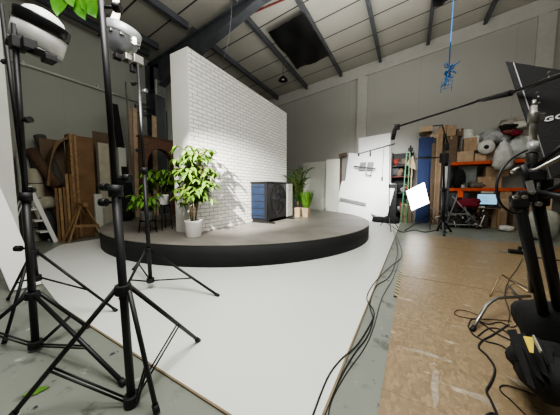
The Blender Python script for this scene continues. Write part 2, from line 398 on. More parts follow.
# hazard tape
hz = bpy.data.materials.new('hazard stripes'); hz.use_nodes = True; N, L, b = nodes_of(hz)
tc = N.new('ShaderNodeTexCoord'); sp = N.new('ShaderNodeSeparateXYZ'); L.new(tc.outputs['Object'], sp.inputs[0])
ad = N.new('ShaderNodeMath'); ad.operation = 'ADD'; L.new(sp.outputs['X'], ad.inputs[0]); L.new(sp.outputs['Y'], ad.inputs[1])
ml = N.new('ShaderNodeMath'); ml.operation = 'MULTIPLY'; ml.inputs[1].default_value = 9; L.new(ad.outputs[0], ml.inputs[0])
fr = N.new('ShaderNodeMath'); fr.operation = 'FRACT'; L.new(ml.outputs[0], fr.inputs[0])
lt = N.new('ShaderNodeMath'); lt.operation = 'LESS_THAN'; lt.inputs[1].default_value = .5; L.new(fr.outputs[0], lt.inputs[0])
x = N.new('ShaderNodeMix'); x.data_type = 'RGBA'; L.new(lt.outputs[0], x.inputs[0]); x.inputs[6].default_value = C(160, 150, 104); x.inputs[7].default_value = C(70, 68, 58)
L.new(x.outputs[2], b.inputs['Base Color'])
solo('hazard_tape', MB().span(-.175, -.125, 3.25, 4.3, .0185, .0205).span(-.175, -.1405, 3.25, 4.3, .0, .0185), hz, 'yellow and black striped tape on the chipboard edge beside the cables', 'tape')

# ------------------------------------------------------------------ round stage
SC = V((-5.05, 6.35, 0)); SR = 4.02
st = thing('round_stage', 'low round stage with grey top and black curved side', 'stage', SC)
build('skirt', MB().lathe([(SR-.02, .01), (SR, .012), (SR, SZ-.025), (SR-.02, SZ-.02)], SC, n=96), mat('black stage side', (20, 21, 22), .75, var=.2, scale=1.5), st, label='matt black curved stage side')
build('deck', MB().lathe([(0, SZ), (SR-.003, SZ), (SR+.003, SZ-.003), (SR+.003, SZ-.02), (SR-.03, SZ-.025), (0, SZ-.03)], SC, n=96), mat('grey stage top', (134, 130, 122), .42, col2=(106, 102, 96), scale=1.3), st, label='grey mottled stage top')

# ------------------------------------------------------------------ white brick wall
WX = -4.15; y0 = onx(190, 140, WX).y
y1 = onx(286.5, 170, WX).y
zt0 = onx(190, 48.7, WX).z; zt1 = onx(286.5, 113.5, WX).z
wl = thing('brick_wall_set', 'tall free-standing white brick faced wall standing on the round stage', 'set wall', (WX-.3, 5.3, SZ))
XW0 = ony(173, 140, y0).x
core = MB().prism([(XW0+.02, y0+.02, SZ+.002), (XW0+.02, y1-.02, SZ+.002), (XW0+.02, y1-.02, zt1-.01), (XW0+.02, y0+.02, zt0-.01)], (WX-XW0-.045, 0, 0))
build('core_frame', core, OFFW, wl)
build('brick_face', MB().prism([(WX-.025, y0+.012, SZ+.002), (WX-.025, y1, SZ+.002), (WX-.025, y1, zt1), (WX-.025, y0+.012, zt0)], (.025, 0, 0)), BRICKW, wl, label='white brick patterned face')
build('end_panel', MB().span(XW0, WX, y0, y0+.012, SZ+.002, zt0), WHITE, wl, label='plain white end of the wall')
build('top_cap', MB().prism([(XW0, y0, zt0), (XW0, y1, zt1), (XW0, y1, zt1+.012), (XW0, y0, zt0+.012)], (WX-XW0, 0, 0)), WHITE, wl)

# ------------------------------------------------------------------ heat pump
HX = -3.55; hy0 = 5.42
hx0 = max(ony(250, 200, hy0).x, WX+.03)
hyp = onx(286.8, 200, HX).y; hy1 = onx(292.2, 200, HX).y
hz0 = SZ+.1; hz1 = onx(268, 182.6, HX).z
hp = thing('heat_pump', 'dark outdoor heat pump unit with round fan, standing on the stage', 'heat pump', ((HX+hx0)/2, (hy0+hy1)/2, SZ))
DARKM = mat('anthracite casing', (34, 33, 35), .28, .3, scale=2)
build('casing', MB().span(hx0, HX, hy0+.015, hyp, hz0, hz1), DARKM, hp, bevel=.02)
build('top_cover', MB().span(hx0-.01, HX+.015, hy0-.01, hy1, hz1, hz1+.03), DARKM, hp, bevel=.008)
m = MB()
for k in range(15):
    xx = hx0+.03+(HX-.1-hx0-.03)*k/14; m.span(xx-.004, xx+.004, hy0+.001, hy0+.014, hz0+.05, hz1-.05)
build('coil_fins', m, mat('blue coil', (36, 58, 92), .4, .3), hp, label='blue heat exchanger fins')
build('coil_back', MB().span(hx0+.02, HX-.09, hy0+.008, hy0+.016, hz0+.04, hz1-.04), mat('blue coil backing', (20, 30, 46), .5), hp, label='blue coil behind the fins')
m = MB()
for k in range(5):
    zz = hz0+.12+(hz1-hz0-.24)*k/4; m.span(hx0+.01, HX-.08, hy0-.008, hy0+.004, zz-.008, zz+.008)
build('coil_guard', m, DARKM, hp)
build('corner_post', MB().span(HX-.09, HX, hy0, hy0+.05, hz0, hz1), DARKM, hp)
fc = V((HX, (hy0+hyp)/2+.05, (hz0+hz1)/2+.05)); fr_ = min((hyp-hy0)*.4, .42)
build('fan_opening', MB().lathe([(0, .004), (fr_, .004), (fr_+.02, .012), (fr_+.035, .0)], fc, (1, 0, 0), 40), mat('fan recess', (8, 8, 9), .4), hp)
m = MB()
for rr in [fr_*k/7 for k in range(1, 8)]:
    pts = [fc+V((.022, rr*math.cos(t*math.pi/16), rr*math.sin(t*math.pi/16))) for t in range(33)]; m.tube(pts, .004, 5, False)
for k in range(8):
    t = k*math.pi/8; dv = V((0, math.cos(t), math.sin(t)))*fr_; m.tube([fc+V((.022, 0, 0))-dv, fc+V((.022, 0, 0))+dv], .004, 5)
build('fan_grille', m, BLACK, hp)
m = MB().lathe([(0, .02), (.07, .018), (.07, .0)], fc, (1, 0, 0), 20)
for k in range(3):
    t = k*2.094+.5; a = fc+V((.012, 0, 0)); d1 = V((0, math.cos(t), math.sin(t))); d2 = V((0, math.cos(t+.7), math.sin(t+.7)))
    m.add([a+d1*.06, a+d1*fr_*.9, a+d2*fr_*.85, a+d2*.06], [(0, 1, 2, 3)])
build('fan_blades', m, DKGREY, hp)
sp_ = build('side_panel', MB().span(hx0+.02, HX+.012, hyp, hy1, hz0-.02, hz1-.01), mat('light grey panel', (178, 178, 170), .45), hp, bevel=.01, label='light grey service panel on the right')
build('maker_mark', MB().lathe([(0, .004), (.035, .004), (.035, 0)], (HX+.012, (hyp+hy1)/2, hz1-.22), (1, 0, 0), 16), MIDGREY, sp_)
for yy in (hy0+.1, hy1-.25):
    build('foot_rail', MB().span(hx0, HX+.18, yy-.05, yy+.05, SZ, SZ+.04).span(hx0+.05, HX, yy-.03, yy+.03, SZ+.04, hz0), BLACKP, hp, bevel=.006)

# ------------------------------------------------------------------ plants
def pot(root, c, r0, r1, h, m_, square=False, name='pot'):
    c = V(c)
    if square:
        mm = MB(); a = r0; b2 = r1
        P = [c+V((sx*a, sy*a, 0)) for sx, sy in ((-1, -1), (1, -1), (1, 1), (-1, 1))]; Q = [c+V((sx*b2, sy*b2, h)) for sx, sy in ((-1, -1), (1, -1), (1, 1), (-1, 1))]
        I = [c+V((sx*b2*.88, sy*b2*.88, h)) for sx, sy in ((-1, -1), (1, -1), (1, 1), (-1, 1))]; J = [p-V((0, 0, h*.12)) for p in I]
        mm.add(P+Q+I+J, [(0, 1, 2, 3)]+[(i, (i+1) % 4, 4+(i+1) % 4, 4+i) for i in range(4)]+[(4+i, 4+(i+1) % 4, 8+(i+1) % 4, 8+i) for i in range(4)]+[(8+i, 8+(i+1) % 4, 12+(i+1) % 4, 12+i) for i in range(4)])
        build(name, mm, m_, root); build('soil', MB().add(J, [(0, 1, 2, 3)]), SOIL, root)
    else:
        build(name, MB().lathe([(0, 0), (r0*.95, 0), (r0, .01), (r1, h-.03), (r1+.006, h), (r1-.02, h), (r1-.03, h-.05)], c), m_, root)
        build('soil', MB().lathe([(0, 0), (r1-.028, 0)], c+V((0, 0, h-.05)), n=20), SOIL, root)
def palmate(fol, stm, base, top, rnd, n=5, L=.2, W=.075):
    base = V(base); top = V(top)
    mid = (base+top)/2+V((0, 0, .05)); stm.tube([base, mid, top], .005, 5)
    out = (top-base); out.z *= .3; out = out.normalized() if out.length > 1e-4 else V((1, 0, 0))
    a0 = math.atan2(out.y, out.x)
    for k in range(n):
        a = a0+(k-(n-1)/2)*1.05+rnd.uniform(-.15, .15)
        l = L*rnd.uniform(.75, 1.1); fol.leaf(top, (math.cos(a), math.sin(a), rnd.uniform(-.5, .25)), (0, 0, 1), l, W*l/L, rnd.uniform(.3, .9))
def bushy(root, c, h0, h1, spread, ncl, seed, leafm, L=.2, W=.08, lean=(0, 0)):
    rnd = random.Random(seed); fol = MB(); stm = MB(); c = V(c); stems = []
    for k in range(5):
        a = k*1.256+.4; top = c+V((math.cos(a)*spread*.35+lean[0], math.sin(a)*spread*.35+lean[1], h1*rnd.uniform(.75, .97)))
        b_ = c+V((math.cos(a)*.04, math.sin(a)*.04, 0)); md = (b_+top)/2+V((rnd.uniform(-.05, .05), rnd.uniform(-.05, .05), 0))
        stm.tube([b_, md, top], [.014, .011, .006], 6); stems.append((b_, md, top))
    for k in range(ncl):
        b_, md, top = stems[k % 5]; t = rnd.uniform(.3, 1)
        p = b_.lerp(md, t*2) if t < .5 else md.lerp(top, t*2-1)
        if p.z < c.z+h0: p.z = c.z+h0
        a = rnd.uniform(0, 6.283); rr = spread*rnd.uniform(.25, .8)*(1.1-.5*abs(t-.55))
        palmate(fol, stm, p, p+V((math.cos(a)*rr, math.sin(a)*rr, rnd.uniform(.02, .16))), rnd, L=L, W=W)
    for mm in (fol, stm):
        for v in mm.v:
            if XW0-.01 < v.x < WX+.015 and y0-.012 < v.y < y1:
                if v.x-WX > (y0-v.y)*1.0-.35 and v.y > y0+.05: v.x = WX+.015
                else: v.y = y0-.012
    build('stems', stm, STEM, root); build('foliage', fol, leafm, root)
# plant in front of brick wall end
pp = onz(193, 232.8, SZ); pp = V((ony(193.5, 225, y0-.18).x, y0-.18, SZ))
pl = thing('potted_plant', 'tall leafy umbrella plant in round white pot by the brick wall corner', 'plant', pp)
pot(pl, pp+V((0, 0, .002)), .155, .175, .34, WHITEPOT)
bushy(pl, pp+V((0, 0, .3)), .1, 1.52, .44, 150, 5, LEAFB, .165, .066, lean=(.07, -.02))
# palm and grasses beside heat pump
pa = onz(298, 216.6, SZ)
pl = thing('potted_palm', 'feathery green palm in a beige square pot right of the heat pump', 'plant', pa)
pot(pl, pa, .09, .12, .32, BEIGEPOT, True)
fr2 = MB(); sm2 = MB(); rnd = random.Random(11)
for k in range(30):
    a = k*2.4; hgt = rnd.uniform(.8, 1.6); outw = rnd.uniform(.15, .55); pts = []
    for i in range(7):
        t = i/6; pts.append(pa+V((math.cos(a)*outw*t**1.5-.06*t, math.sin(a)*outw*t**1.5, .33+hgt*(1.25*t-.4*t*t*t))))
    sm2.tube(pts, .006, 5)
    for i in range(1, 7):
        for q in (0, .5):
            if i == 6 and q: continue
            p = pts[i] if q == 0 else (pts[i]+pts[i+1])/2
            d = (pts[i]-pts[i-1]).normalized(); sd = d.cross(V((0, 0, 1))).normalized()
            for s_ in (-1, 1): fr2.leaf(p, d*.7+sd*s_*.8, (0, 0, 1), .25, .04, .25)
for mm in (fr2, sm2):
    for v in mm.v:
        if v.y < y1+.05: v.x = max(v.x, WX+.02)
build('stems', sm2, STEM, pl); build('fronds', fr2, LEAFD, pl)
pg = pa+V((.27, .1, 0))
pl = thing('potted_grass', 'upright green grass in the beige pot on the right of the palm', 'plant', pg)
pot(pl, pg, .09, .12, .32, BEIGEPOT, True)
gm = MB(); rnd = random.Random(5)
for k in range(320):
    a = rnd.uniform(0, 6.28); r0 = rnd.uniform(0, .16); b_ = pg+V((math.cos(a)*r0*.55, math.sin(a)*r0*.55, .29))
    gm.leaf(b_, (math.cos(a)*.3*r0/.12, math.sin(a)*.3*r0/.12, 1), (math.cos(a), math.sin(a), 0), rnd.uniform(.4, .72), .028, .05)
o = build('grass_blades', gm, LEAF, pl)
# plants behind the left end of the brick wall, on small black stands
def stool(c, h, r, lab):
    t = thing('plant_stand', lab, 'stand', c, 'black plant stands left of the brick wall'); c = V(c)
    build('stand_top', MB().lathe([(0, h-.02), (r, h-.02), (r, h), (0, h)], c, n=24), BLACK, t)
    for k in range(4):
        a = .785+k*1.571; d = V((math.cos(a), math.sin(a), 0)); build('leg', MB().tube([c+d*r*1.1, c+d*r*.85+V((0, 0, h-.01))], .011, 6), BLACK, t)
    build('ring', MB().tube([c+V((math.cos(k*.5236)*r, math.sin(k*.5236)*r, h*.35)) for k in range(13)], .006, 5), BLACK, t)
s1 = onz(164, 229.5, SZ); s2 = onz(148, 232.5, SZ)
stool(s1, .6, .17, 'taller black metal plant stand beside the white wall end')
stool(s2, .28, .17, 'lower black metal plant stand left of the taller one')
pl = thing('potted_plant', 'bushy green plant in white pot on the taller black stand', 'plant', s1+V((0, 0, .6)))
pot(pl, s1+V((0, 0, .602)), .11, .14, .24, WHITEPOT); bushy(pl, s1+V((0, 0, .8)), .08, .6, .4, 34, 21, LEAF, .19, .08, lean=(-.08, 0))
pl = thing('potted_plant', 'small spreading green plant in grey pot on the lower black stand', 'plant', s2+V((0, 0, .28)))
pot(pl, s2+V((0, 0, .282)), .11, .14, .22, mat('grey pot', (150, 150, 150), .5)); bushy(pl, s2+V((0, 0, .46)), .05, .35, .38, 26, 8, LEAF, .17, .07)

# ------------------------------------------------------------------ white flats behind the stage
def flat(name, lab, cat, quad, Y, t=.02, mt=WHITEB, group=None, lean=0):
    P = []
    for i, (px, py) in enumerate(quad):
        P.append(ony(px, py, Y+(lean if i < 2 else 0)))
    zb = min(P[2].z, P[3].z); 
    return P
def slab(root, name, P, m_, t=.025, label=None):
    return build(name, MB().quadslab(*P, t), m_, root, label=label)
Y1 = 10.9
x0 = ony(303, 200, Y1).x; x1 = ony(328, 200, Y1).x; zt = ony(315, 162, Y1).z
solo('scenery_flat', MB().span(x0, x1, Y1, Y1+.05, 0, zt), OFFW, 'dull white scenery flat standing behind the palm and grasses', 'scenery flat', 'white boards standing behind the stage', bevel=.004)
x0 = ony(326, 200, Y1-.25).x; x1 = ony(339, 200, Y1-.25).x; zt = ony(332, 159.5, Y1-.25).z
m = MB().span(x0, x1, Y1-.3, Y1-.25, 0, zt)
solo('scenery_flat', m, mat('bright panel', (216, 219, 205), .6, var=.03), 'narrow pale scenery flat left of the stacked bright white boards', 'scenery flat', 'white boards standing behind the stage', bevel=.004)
# stack of bright white leaning boards
def lean_board(lab, quad, Yt, Yb_, mats=WHITEB, z_to_floor=True):
    # quad: top-left, top-right, bottom-right, bottom-left; Yt, Yb_: depth of top and bottom edge
    P = [ony(*quad[0], Yt), ony(*quad[1], Yt), ony(*quad[2], Yb_), ony(*quad[3], Yb_)]
    c = sum(P, V((0, 0, 0)))/4
    t = thing('white_board', lab, 'board', (c.x, Yb_, 0), 'stacked bright white boards behind the stage')
    slab(t, 'panel', P[::-1], mats)
    return t, P
tA, PA = lean_board('tallest bright white board at the back of the leaning stack', [(358.5, 138.5), (390.5, 133), (390.5, 219.5), (360, 216.5)], 11.6, 11.3)
tB, PB = lean_board('white board with small taped grey rectangles and a dark bar', [(349, 153), (390, 157), (387, 217), (340.5, 216)], 11.45, 11.15)
def patch(root, name, quad, Y, m_, off, lab):
    P = [ony(px, py, Y) for px, py in quad]
    build(name, MB().quadslab(*P[::-1], .012), m_, root, label=lab)
yb = 11.22
GREYPRT = mat('grey print', (128, 128, 126), .6)
patch(tB, 'grey_card', [(360.5, 162.5), (366.5, 162), (365, 170), (358.5, 170)], yb, GREYPRT, 0, 'grey rectangular card')
patch(tB, 'grey_card', [(368, 162), (374, 162.3), (372.5, 170.5), (366.5, 170)], yb, GREYPRT, 0, 'grey rectangular card')
patch(tB, 'dark_bar', [(354, 165.6), (375.8, 168.2), (375.6, 169.6), (353.8, 167)], yb-.03, DKGREY, 0, 'dark narrow bar')
for q in ([(366, 170), (367, 170), (366.2, 174.5), (365.2, 174.5)], [(371, 171), (372, 171), (371.2, 176), (370.2, 176)], [(365.5, 173.8), (371.4, 175), (371.2, 176), (365.2, 174.8)]):
    patch(tB, 'card_outline', q, yb-.02, GREYPRT, 0, None)
tC, PC = lean_board('wide white board lying slanted across the middle of the stack', [(342, 181), (396, 184), (386, 220), (337.5, 199)], 11.0, 10.8)
tD, PD = lean_board('lowest white board with a grey strip along its top edge', [(339.5, 198), (366, 204), (374, 221), (338.5, 216.5)], 10.72, 10.6)
P = [ony(340, 197.5, 10.65), ony(366, 203, 10.65), ony(366, 206, 10.62), ony(340, 200.5, 10.62)]
slab(tD, 'grey_strip', P[::-1], GREYPRT, .015, 'grey strip')
# small timber batten leaning behind
solo('timber_batten', MB().bar(ony(339, 156, 11.7), ony(347, 154, 11.75), .1, .16).bar(ony(341, 157, 11.72), V((ony(341, 213, 11.72).x, 11.72, 0)), .06, .06), CARDD, 'small timber frame poking out behind the white boards', 'timber')

# ------------------------------------------------------------------ generic light stand
def lstand(name, lab, base, top, hubz, lowz, feet, r=.018, group=None, colz=None, knobs=(), r2=None, footz=.012, brace_at=.62, cat='light stand', dbl=True):
    base = V((base[0], base[1], 0)); top = V(top)
    def at(z):
        t = z/top.z; return V((base.x+(top.x-base.x)*t, base.y+(top.y-base.y)*t, z))
    t = thing(name, lab, cat, base, group); r2 = r2 or r*.72; colz = colz or top.z*.5
    build('column', MB().tube([at(lowz-.02), at(colz)], r, 12), BLACK, t)
    build('riser', MB().tube([at(colz-.05), top], r2, 10), BLACK, t)
    for z in (hubz, lowz):
        build('collar', MB().tube([at(z-.03), at(z+.03)], r*1.9, 12), BLACKP, t, bevel=.004)
    build('collar', MB().tube([at(colz-.04), at(colz+.03)], r*1.6, 12), BLACKP, t)
    for f in feet:
        f = V((f[0], f[1], footz)); h = at(hubz); d = (f-h); dh = V((d.x, d.y, 0)).normalized()
        s0 = h+dh*r*1.8
        lg = build('leg', MB().tube([s0, f], r*.62, 8), BLACK, t)
        build('rubber_foot', MB().tube([f-d.normalized()*.05, f], r*.85, 8), BLACKP, lg)
        mpt = s0.lerp(f, brace_at); l0 = at(lowz)+dh*r*1.8; sd = dh.cross(V((0, 0, 1)))*r*.55
        b_ = MB()
        if dbl: b_.tube([l0+sd, mpt+sd], r*.28, 6).tube([l0-sd, mpt-sd], r*.28, 6)
        else: b_.tube([l0, mpt], r*.4, 6)
        build('brace', b_, BLACK, t)
    for z, a in knobs:
        p = at(z); d = V((math.cos(a), math.sin(a), 0))
        build('knob', MB().tube([p, p+d*r*3.2], r*.35, 6).tube([p+d*r*2.6, p+d*r*4.2], r*1.0, 8), BLACKP, t)
    return t, at
# Stand B: nearest
bB = onz(132, 405)
tB_, atB = lstand('light_stand', 'nearest black tripod light stand, cut off by the top of the picture', bB, onx(99, -30, bB.x), onx(118, 291, bB.x).z, .045,
    [onz(10, 420), onz(199, 342), onz(157, 414)], r=.024, colz=onx(112, 190, bB.x).z, knobs=[(onx(108, 178, bB.x).z, .4), (onx(108, 187, bB.x).z, 3.4), (onx(104, 203, bB.x).z, 3.6), (2.4, .6)], r2=.0165, group='black light stands at the left')
# Stand A: left
bA = onz(36, 350)
tA_, atA = lstand('light_stand', 'black light stand at the far left carrying the round white lamp', bA, onx(14, 24, bA.x), onx(30, 296, bA.x).z, .055,
    [onz(125, 386), onz(-40, 352), onz(88, 328)], r=.026, colz=onx(24, 196, bA.x).z, knobs=[(onx(20, 190, bA.x).z, 2.5), (onx(19, 250, bA.x).z, 3.7), (onx(18, 120, bA.x).z, .3)], r2=.019, group='black light stands at the left')
# Stand behind A
b2_ = onz(42, 322)
t2_, at2 = lstand('light_stand', 'black light stand behind the far left one, with no lamp', b2_, onx(1, 4, b2_.x), onx(38, 252, b2_.x).z, onx(41, 277, b2_.x).z,
    [onz(117, 312), onz(4, 345), onz(8, 300)], r=.022, colz=onx(25, 200, b2_.x).z, knobs=[(onx(8, 60, b2_.x).z, 3.3), (onx(14, 120, b2_.x).z, .3)], r2=.016, group='black light stands at the left', dbl=False)
# Stand C
bC = onz(151, 289)
tC_, atC = lstand('light_stand', 'black light stand carrying the domed grey lamp in front of the stage', bC, onx(138, 64, bC.x), onx(149, 250, bC.x).z, onx(151, 280, bC.x).z,
    [onz(219, 297), onz(120, 300), onz(133, 270)], r=.026, colz=onx(146, 170, bC.x).z, knobs=[(onx(142, 84, bC.x).z, 3.4), (onx(141, 92, bC.x).z, .3), (onx(144, 150, bC.x).z, 3.3)], r2=.02, group='black light stands at the left', dbl=False)

# lamp on stand A
D = .5*abs(bA.x)+.866*bA.y
lc = onx(40, 36, bA.x+.0)
pix = 1/116.0
lc = dd(41, 31, 2.0)
ax = (V(_u)*math.cos(R(22))+V(_r)*math.sin(R(22))+V(_f)*(-.12)).normalized()
lp = thing('studio_lamp', 'round white and black studio lamp clamped on the far left stand', 'lamp', lc)
LS = .76
def LP(p): return [(r_*LS, h_*LS*1.15) for r_, h_ in p]
build('glass_dome', MB().lathe(LP([(.19, .07), (.185, .11), (.16, .15), (.11, .18), (.05, .195), (0, .2)]), lc, ax, 32), mat('frosted dome', (240, 240, 238), .3, emit=(255, 252, 240), strength=.5), lp, label='white frosted dome on top')
build('black_band', MB().lathe(LP([(.19, .0), (.232, .0), (.237, .01), (.237, .095), (.23, .105), (.19, .105)]), lc, ax, 40), mat('gloss black band', (28, 28, 30), .25, .3), lp, label='glossy black band round the lamp')
build('housing', MB().lathe(LP([(0, -.17), (.2, -.17), (.225, -.15), (.228, -.07), (.226, 0), (.19, .002)]), lc, ax, 40), mat('white housing', (205, 205, 202), .35, var=.1), lp, label='white lamp housing')
build('base_rim', MB().lathe(LP([(0, -.25), (.1, -.25), (.17, -.23), (.225, -.19), (.225, -.168), (.2, -.166)]), lc, ax, 40), MIDGREY, lp, label='grey lower rim')
m = MB(); hd = (V(_r)*math.cos(R(20))-V(_u)*math.sin(R(20))).normalized()
cl0 = dd(8, 42, 1.9)
m.bar(cl0, dd(54, 58, 1.82), .04, .055); m.box(dd(18, 44, 1.86), (.1, .09, .09)); m.box(dd(29, 45, 1.83), (.08, .08, .08)); m.box(dd(49, 59, 1.82), (.11, .07, .05))
build('clamp_arm', m, BLACKP, lp, bevel=.006)
build('bracket', MB().bar(dd(15, 12, 1.98), dd(14, 46, 1.98), .035, .06).bar(dd(13, 13, 1.98), dd(24, 17, 1.98), .03, .1), DKGREY, lp, bevel=.005)
# domed lamp on stand C
lc = dd(123, 36, 3.35)
ax = (V(_u)*math.cos(R(15))+V(_r)*math.sin(R(15))-V(_f)*.1).normalized()
lp = thing('domed_lamp', 'silver grey bowl shaped lamp on the stand before the stage', 'lamp', lc)
build('bowl', MB().lathe([(0, -.27), (.07, -.26), (.14, -.215), (.19, -.13), (.21, -.03), (.215, 0)], lc, ax, 32), mat('grey bowl', (128, 130, 134), .35, .4), lp, label='grey bowl')
build('rim', MB().lathe([(.19, -.02), (.218, -.02), (.225, .0), (.225, .09), (.215, .1), (.17, .1), (.17, .02), (0, .02)], lc, ax, 32), mat('bright rim', (190, 192, 196), .3, .4), lp, label='bright silver rim')
for k in range(10):
    a = k*.628; a1 = ax.orthogonal().normalized(); b1 = ax.cross(a1); dv = a1*math.cos(a)+b1*math.sin(a)
    build('vent_lug', MB().box(lc+dv*.2-ax*.05, (.05, .05, .035)), CHROME, lp, bevel=.008)
m = MB(); m.box(dd(127, 58, 3.3), (.13, .1, .09)); m.box(dd(136, 61, 3.3), (.16, .14, .12)); m.tube([dd(124, 54, 3.33), dd(137, 66, 3.33)], .03)
build('clamp', m, CHROME, lp, bevel=.015, label='bright metal clamp'); build('clamp_block', MB().box(dd(118, 57, 3.3), (.1, .1, .07)), BLACKP, lp, bevel=.01); build('clamp_block', MB().box(dd(133, 68, 3.3), (.07, .07, .12)), BLACKP, lp, bevel=.01)
build('pilot_light', MB().tube([dd(134, 38, 3.3), dd(134.5, 43, 3.3)], .03, 8), mat('pilot glow', (255, 250, 230), .3, emit=(255, 248, 225), strength=4), lp, label='small glowing light on the lamp side')
# white cable rising out of the bowl; its overexposed look is painted as emission
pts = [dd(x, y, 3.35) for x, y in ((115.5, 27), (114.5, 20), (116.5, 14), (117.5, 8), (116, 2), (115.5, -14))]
solo('glow_painted_cable', MB().tube(pts, [.06, .05, .045, .04, .042, .042], 8), mat('cable painted glow', (255, 250, 235), .4, emit=(255, 246, 226), strength=3.0), 'crooked white cable rising from the domed lamp, overexposure painted as glow', 'light tube')
# leafy branch fixed to near stand
lf = thing('leafy_branch', 'bright green leafy branch hanging in at the top left', 'branch', dd(90, -10, 1.45))
fm = MB()
for (px, py, qx, qy, w) in ((64, -14, 58, 16, .12), (72, -12, 86, 20, .1), (82, -12, 97, 18, .11), (66, -16, 74, 7, .09)):
    a = dd(px, py, 1.45); b_ = dd(qx, qy, 1.42); fm.leaf(a, b_-a, -V(_f), (b_-a).length, w, .02)
build('leaves', fm, mat('branch leaf', (92, 158, 36), .4, col2=(40, 96, 14), emit=None), lf)  # bright green leaf colour, darker green mixed in by noise
build('twig', MB().tube([dd(58, -10, 1.46), dd(80, -12, 1.47), dd(99, -14, 1.47)], .006, 6), STEM, lf)

# leaning white board at far left
a0 = onz(30, 288); m = MB()
bt = onz(20, 272); 
A = [a0+V((0, .02, .012)), onx(14, 292, a0.x-.25)]
tl = onx(0, 214, a0.x-.35)
P = [V((a0.x, a0.y+.12, .02)), V((a0.x-.02, a0.y-.18, .02)), V((a0.x-1.0, a0.y-.42, 1.9)), V((a0.x-.98, a0.y-.12, 1.9))]
solo('white_plank', MB().quadslab(*P, .03), WHITEB, 'white plank leaning at the far left behind the stands', 'plank')

# ------------------------------------------------------------------ left storage (stands against the left wall)
X0 = -8.2
def yz(px, py, X): p = onx(px, py, X); return p.y, p.z
def boxL(name, lab, cat, px0, px1, pyt, X, th, m_, group=None, z0=0, bevel=.006, base=None):
    yA = onx(px0, (pyt+230)/2, X).y; yB = onx(px1, (pyt+230)/2, X).y; zt = onx((px0+px1)/2, pyt, X).z
    return solo(name, MB().span(X-th, X, yA, yB, z0, zt), m_, lab, cat, group, bevel)
# plywood arch unit
ar = thing('plywood_arch', 'large plywood arch unit standing in front of the left wall', 'set piece', (X0, 2.7, 0))
yA, yB = onx(75, 190, X0).y, onx(96, 190, X0).y; zt = onx(86, 137, X0).z
build('front_panel', MB().span(X0-.04, X0, yA, yB, 0, zt), PLY, ar, bevel=.004)
for yy in (yA-.03, yA+.07): build('edge_board', MB().span(X0-.3, X0+.02, yy-.025, yy+.025, 0, zt+.02), PLYE, ar, label='pale cut plywood edge')
build('side_panel', MB().span(X0-.5, X0-.02, yB-.03, yB, 0, zt-.02), PLY, ar)
# curved arch: ring quarter in plane X=const
y_in = onx(51, 200, X0).y; rad = (yA-y_in)
arc = []; zc = onx(60, 165, X0).z; zt2 = zt
m = MB(); n = 14; vs = []
for i in range(n+1):
    t = math.pi/2*i/n
    yy = yA-rad*math.sin(t)*.98; zi = zc-.55+(zt2-.12-(zc-.55))*math.cos(t)
    vs.append((yy, zi))
poly = [(X0-.02, y, z) for y, z in vs]+[(X0-.02, vs[-1][0]-.06, vs[-1][1]), (X0-.02, vs[-1][0]-.06+.05, vs[-1][1]+.4), (X0-.02, (yA+y_in)/2-.1, zt2-.28), (X0-.02, yA, zt2)]
m.prism(poly, (-.05, 0, 0)); build('arch_rib', m, PLY, ar)
m = MB()
for i in range(n):
    (ya, za), (yb_, zb) = vs[i], vs[i+1]
    m.add([(X0-.02, ya, za), (X0-.02, yb_, zb), (X0-.52, yb_, zb), (X0-.52, ya, za)], [(0, 1, 2, 3)], True)
build('arch_lining', m, CARDD, ar, label='dark curved underside of the arch')
build('back_panel', MB().span(X0-.54, X0-.52, y_in, yA, 0, vs[0][1]), CARDD, ar)
for k, (pa_, pb_, pt) in enumerate(((56, 59, 188), (60, 63, 188), (64, 67, 187), (67, 70, 174), (71, 73.5, 174))):
    boxL('plywood_offcut', ['darkest', 'second', 'third', 'fourth, taller', 'fifth, tallest'][k]+' plywood strip from the left standing before the arch', 'board', pa_, pb_, pt, X0+.12+.02*k, .03, PLYE if k % 2 else PLY, 'plywood strips standing before the arch')
# trestle
tr = thing('wooden_trestle', 'pine A-frame trestle standing in front of the plywood arch', 'trestle', (X0+.5, 2.9, 0))
Xt = X0+.5
ap = onx(82, 205, Xt); ap.x = Xt
for s_ in (0, 1):
    xx = Xt+(-.22 if s_ else .12)
    for px in (66, 104):
        ft = onx(px, 238, Xt); build('leg', MB().bar((xx, ft.y, .0), (Xt-.02+(.03 if not s_ else -.05), ap.y+(.03 if px > 90 else -.03), ap.z), .035, .07, up=(1, 0, 0)), PINE, tr)
f0 = onx(71, 226, Xt); f1 = onx(97, 225, Xt); build('crossbar', MB().bar((Xt+.11, f0.y, f0.z), (Xt+.11, f1.y, f1.z), .03, .07, up=(0, 0, 1)), PINE, tr)
build('top_rail', MB().span(Xt-.3, Xt+.22, ap.y-.05, ap.y+.05, ap.z-.03, ap.z+.06), PINE, tr)
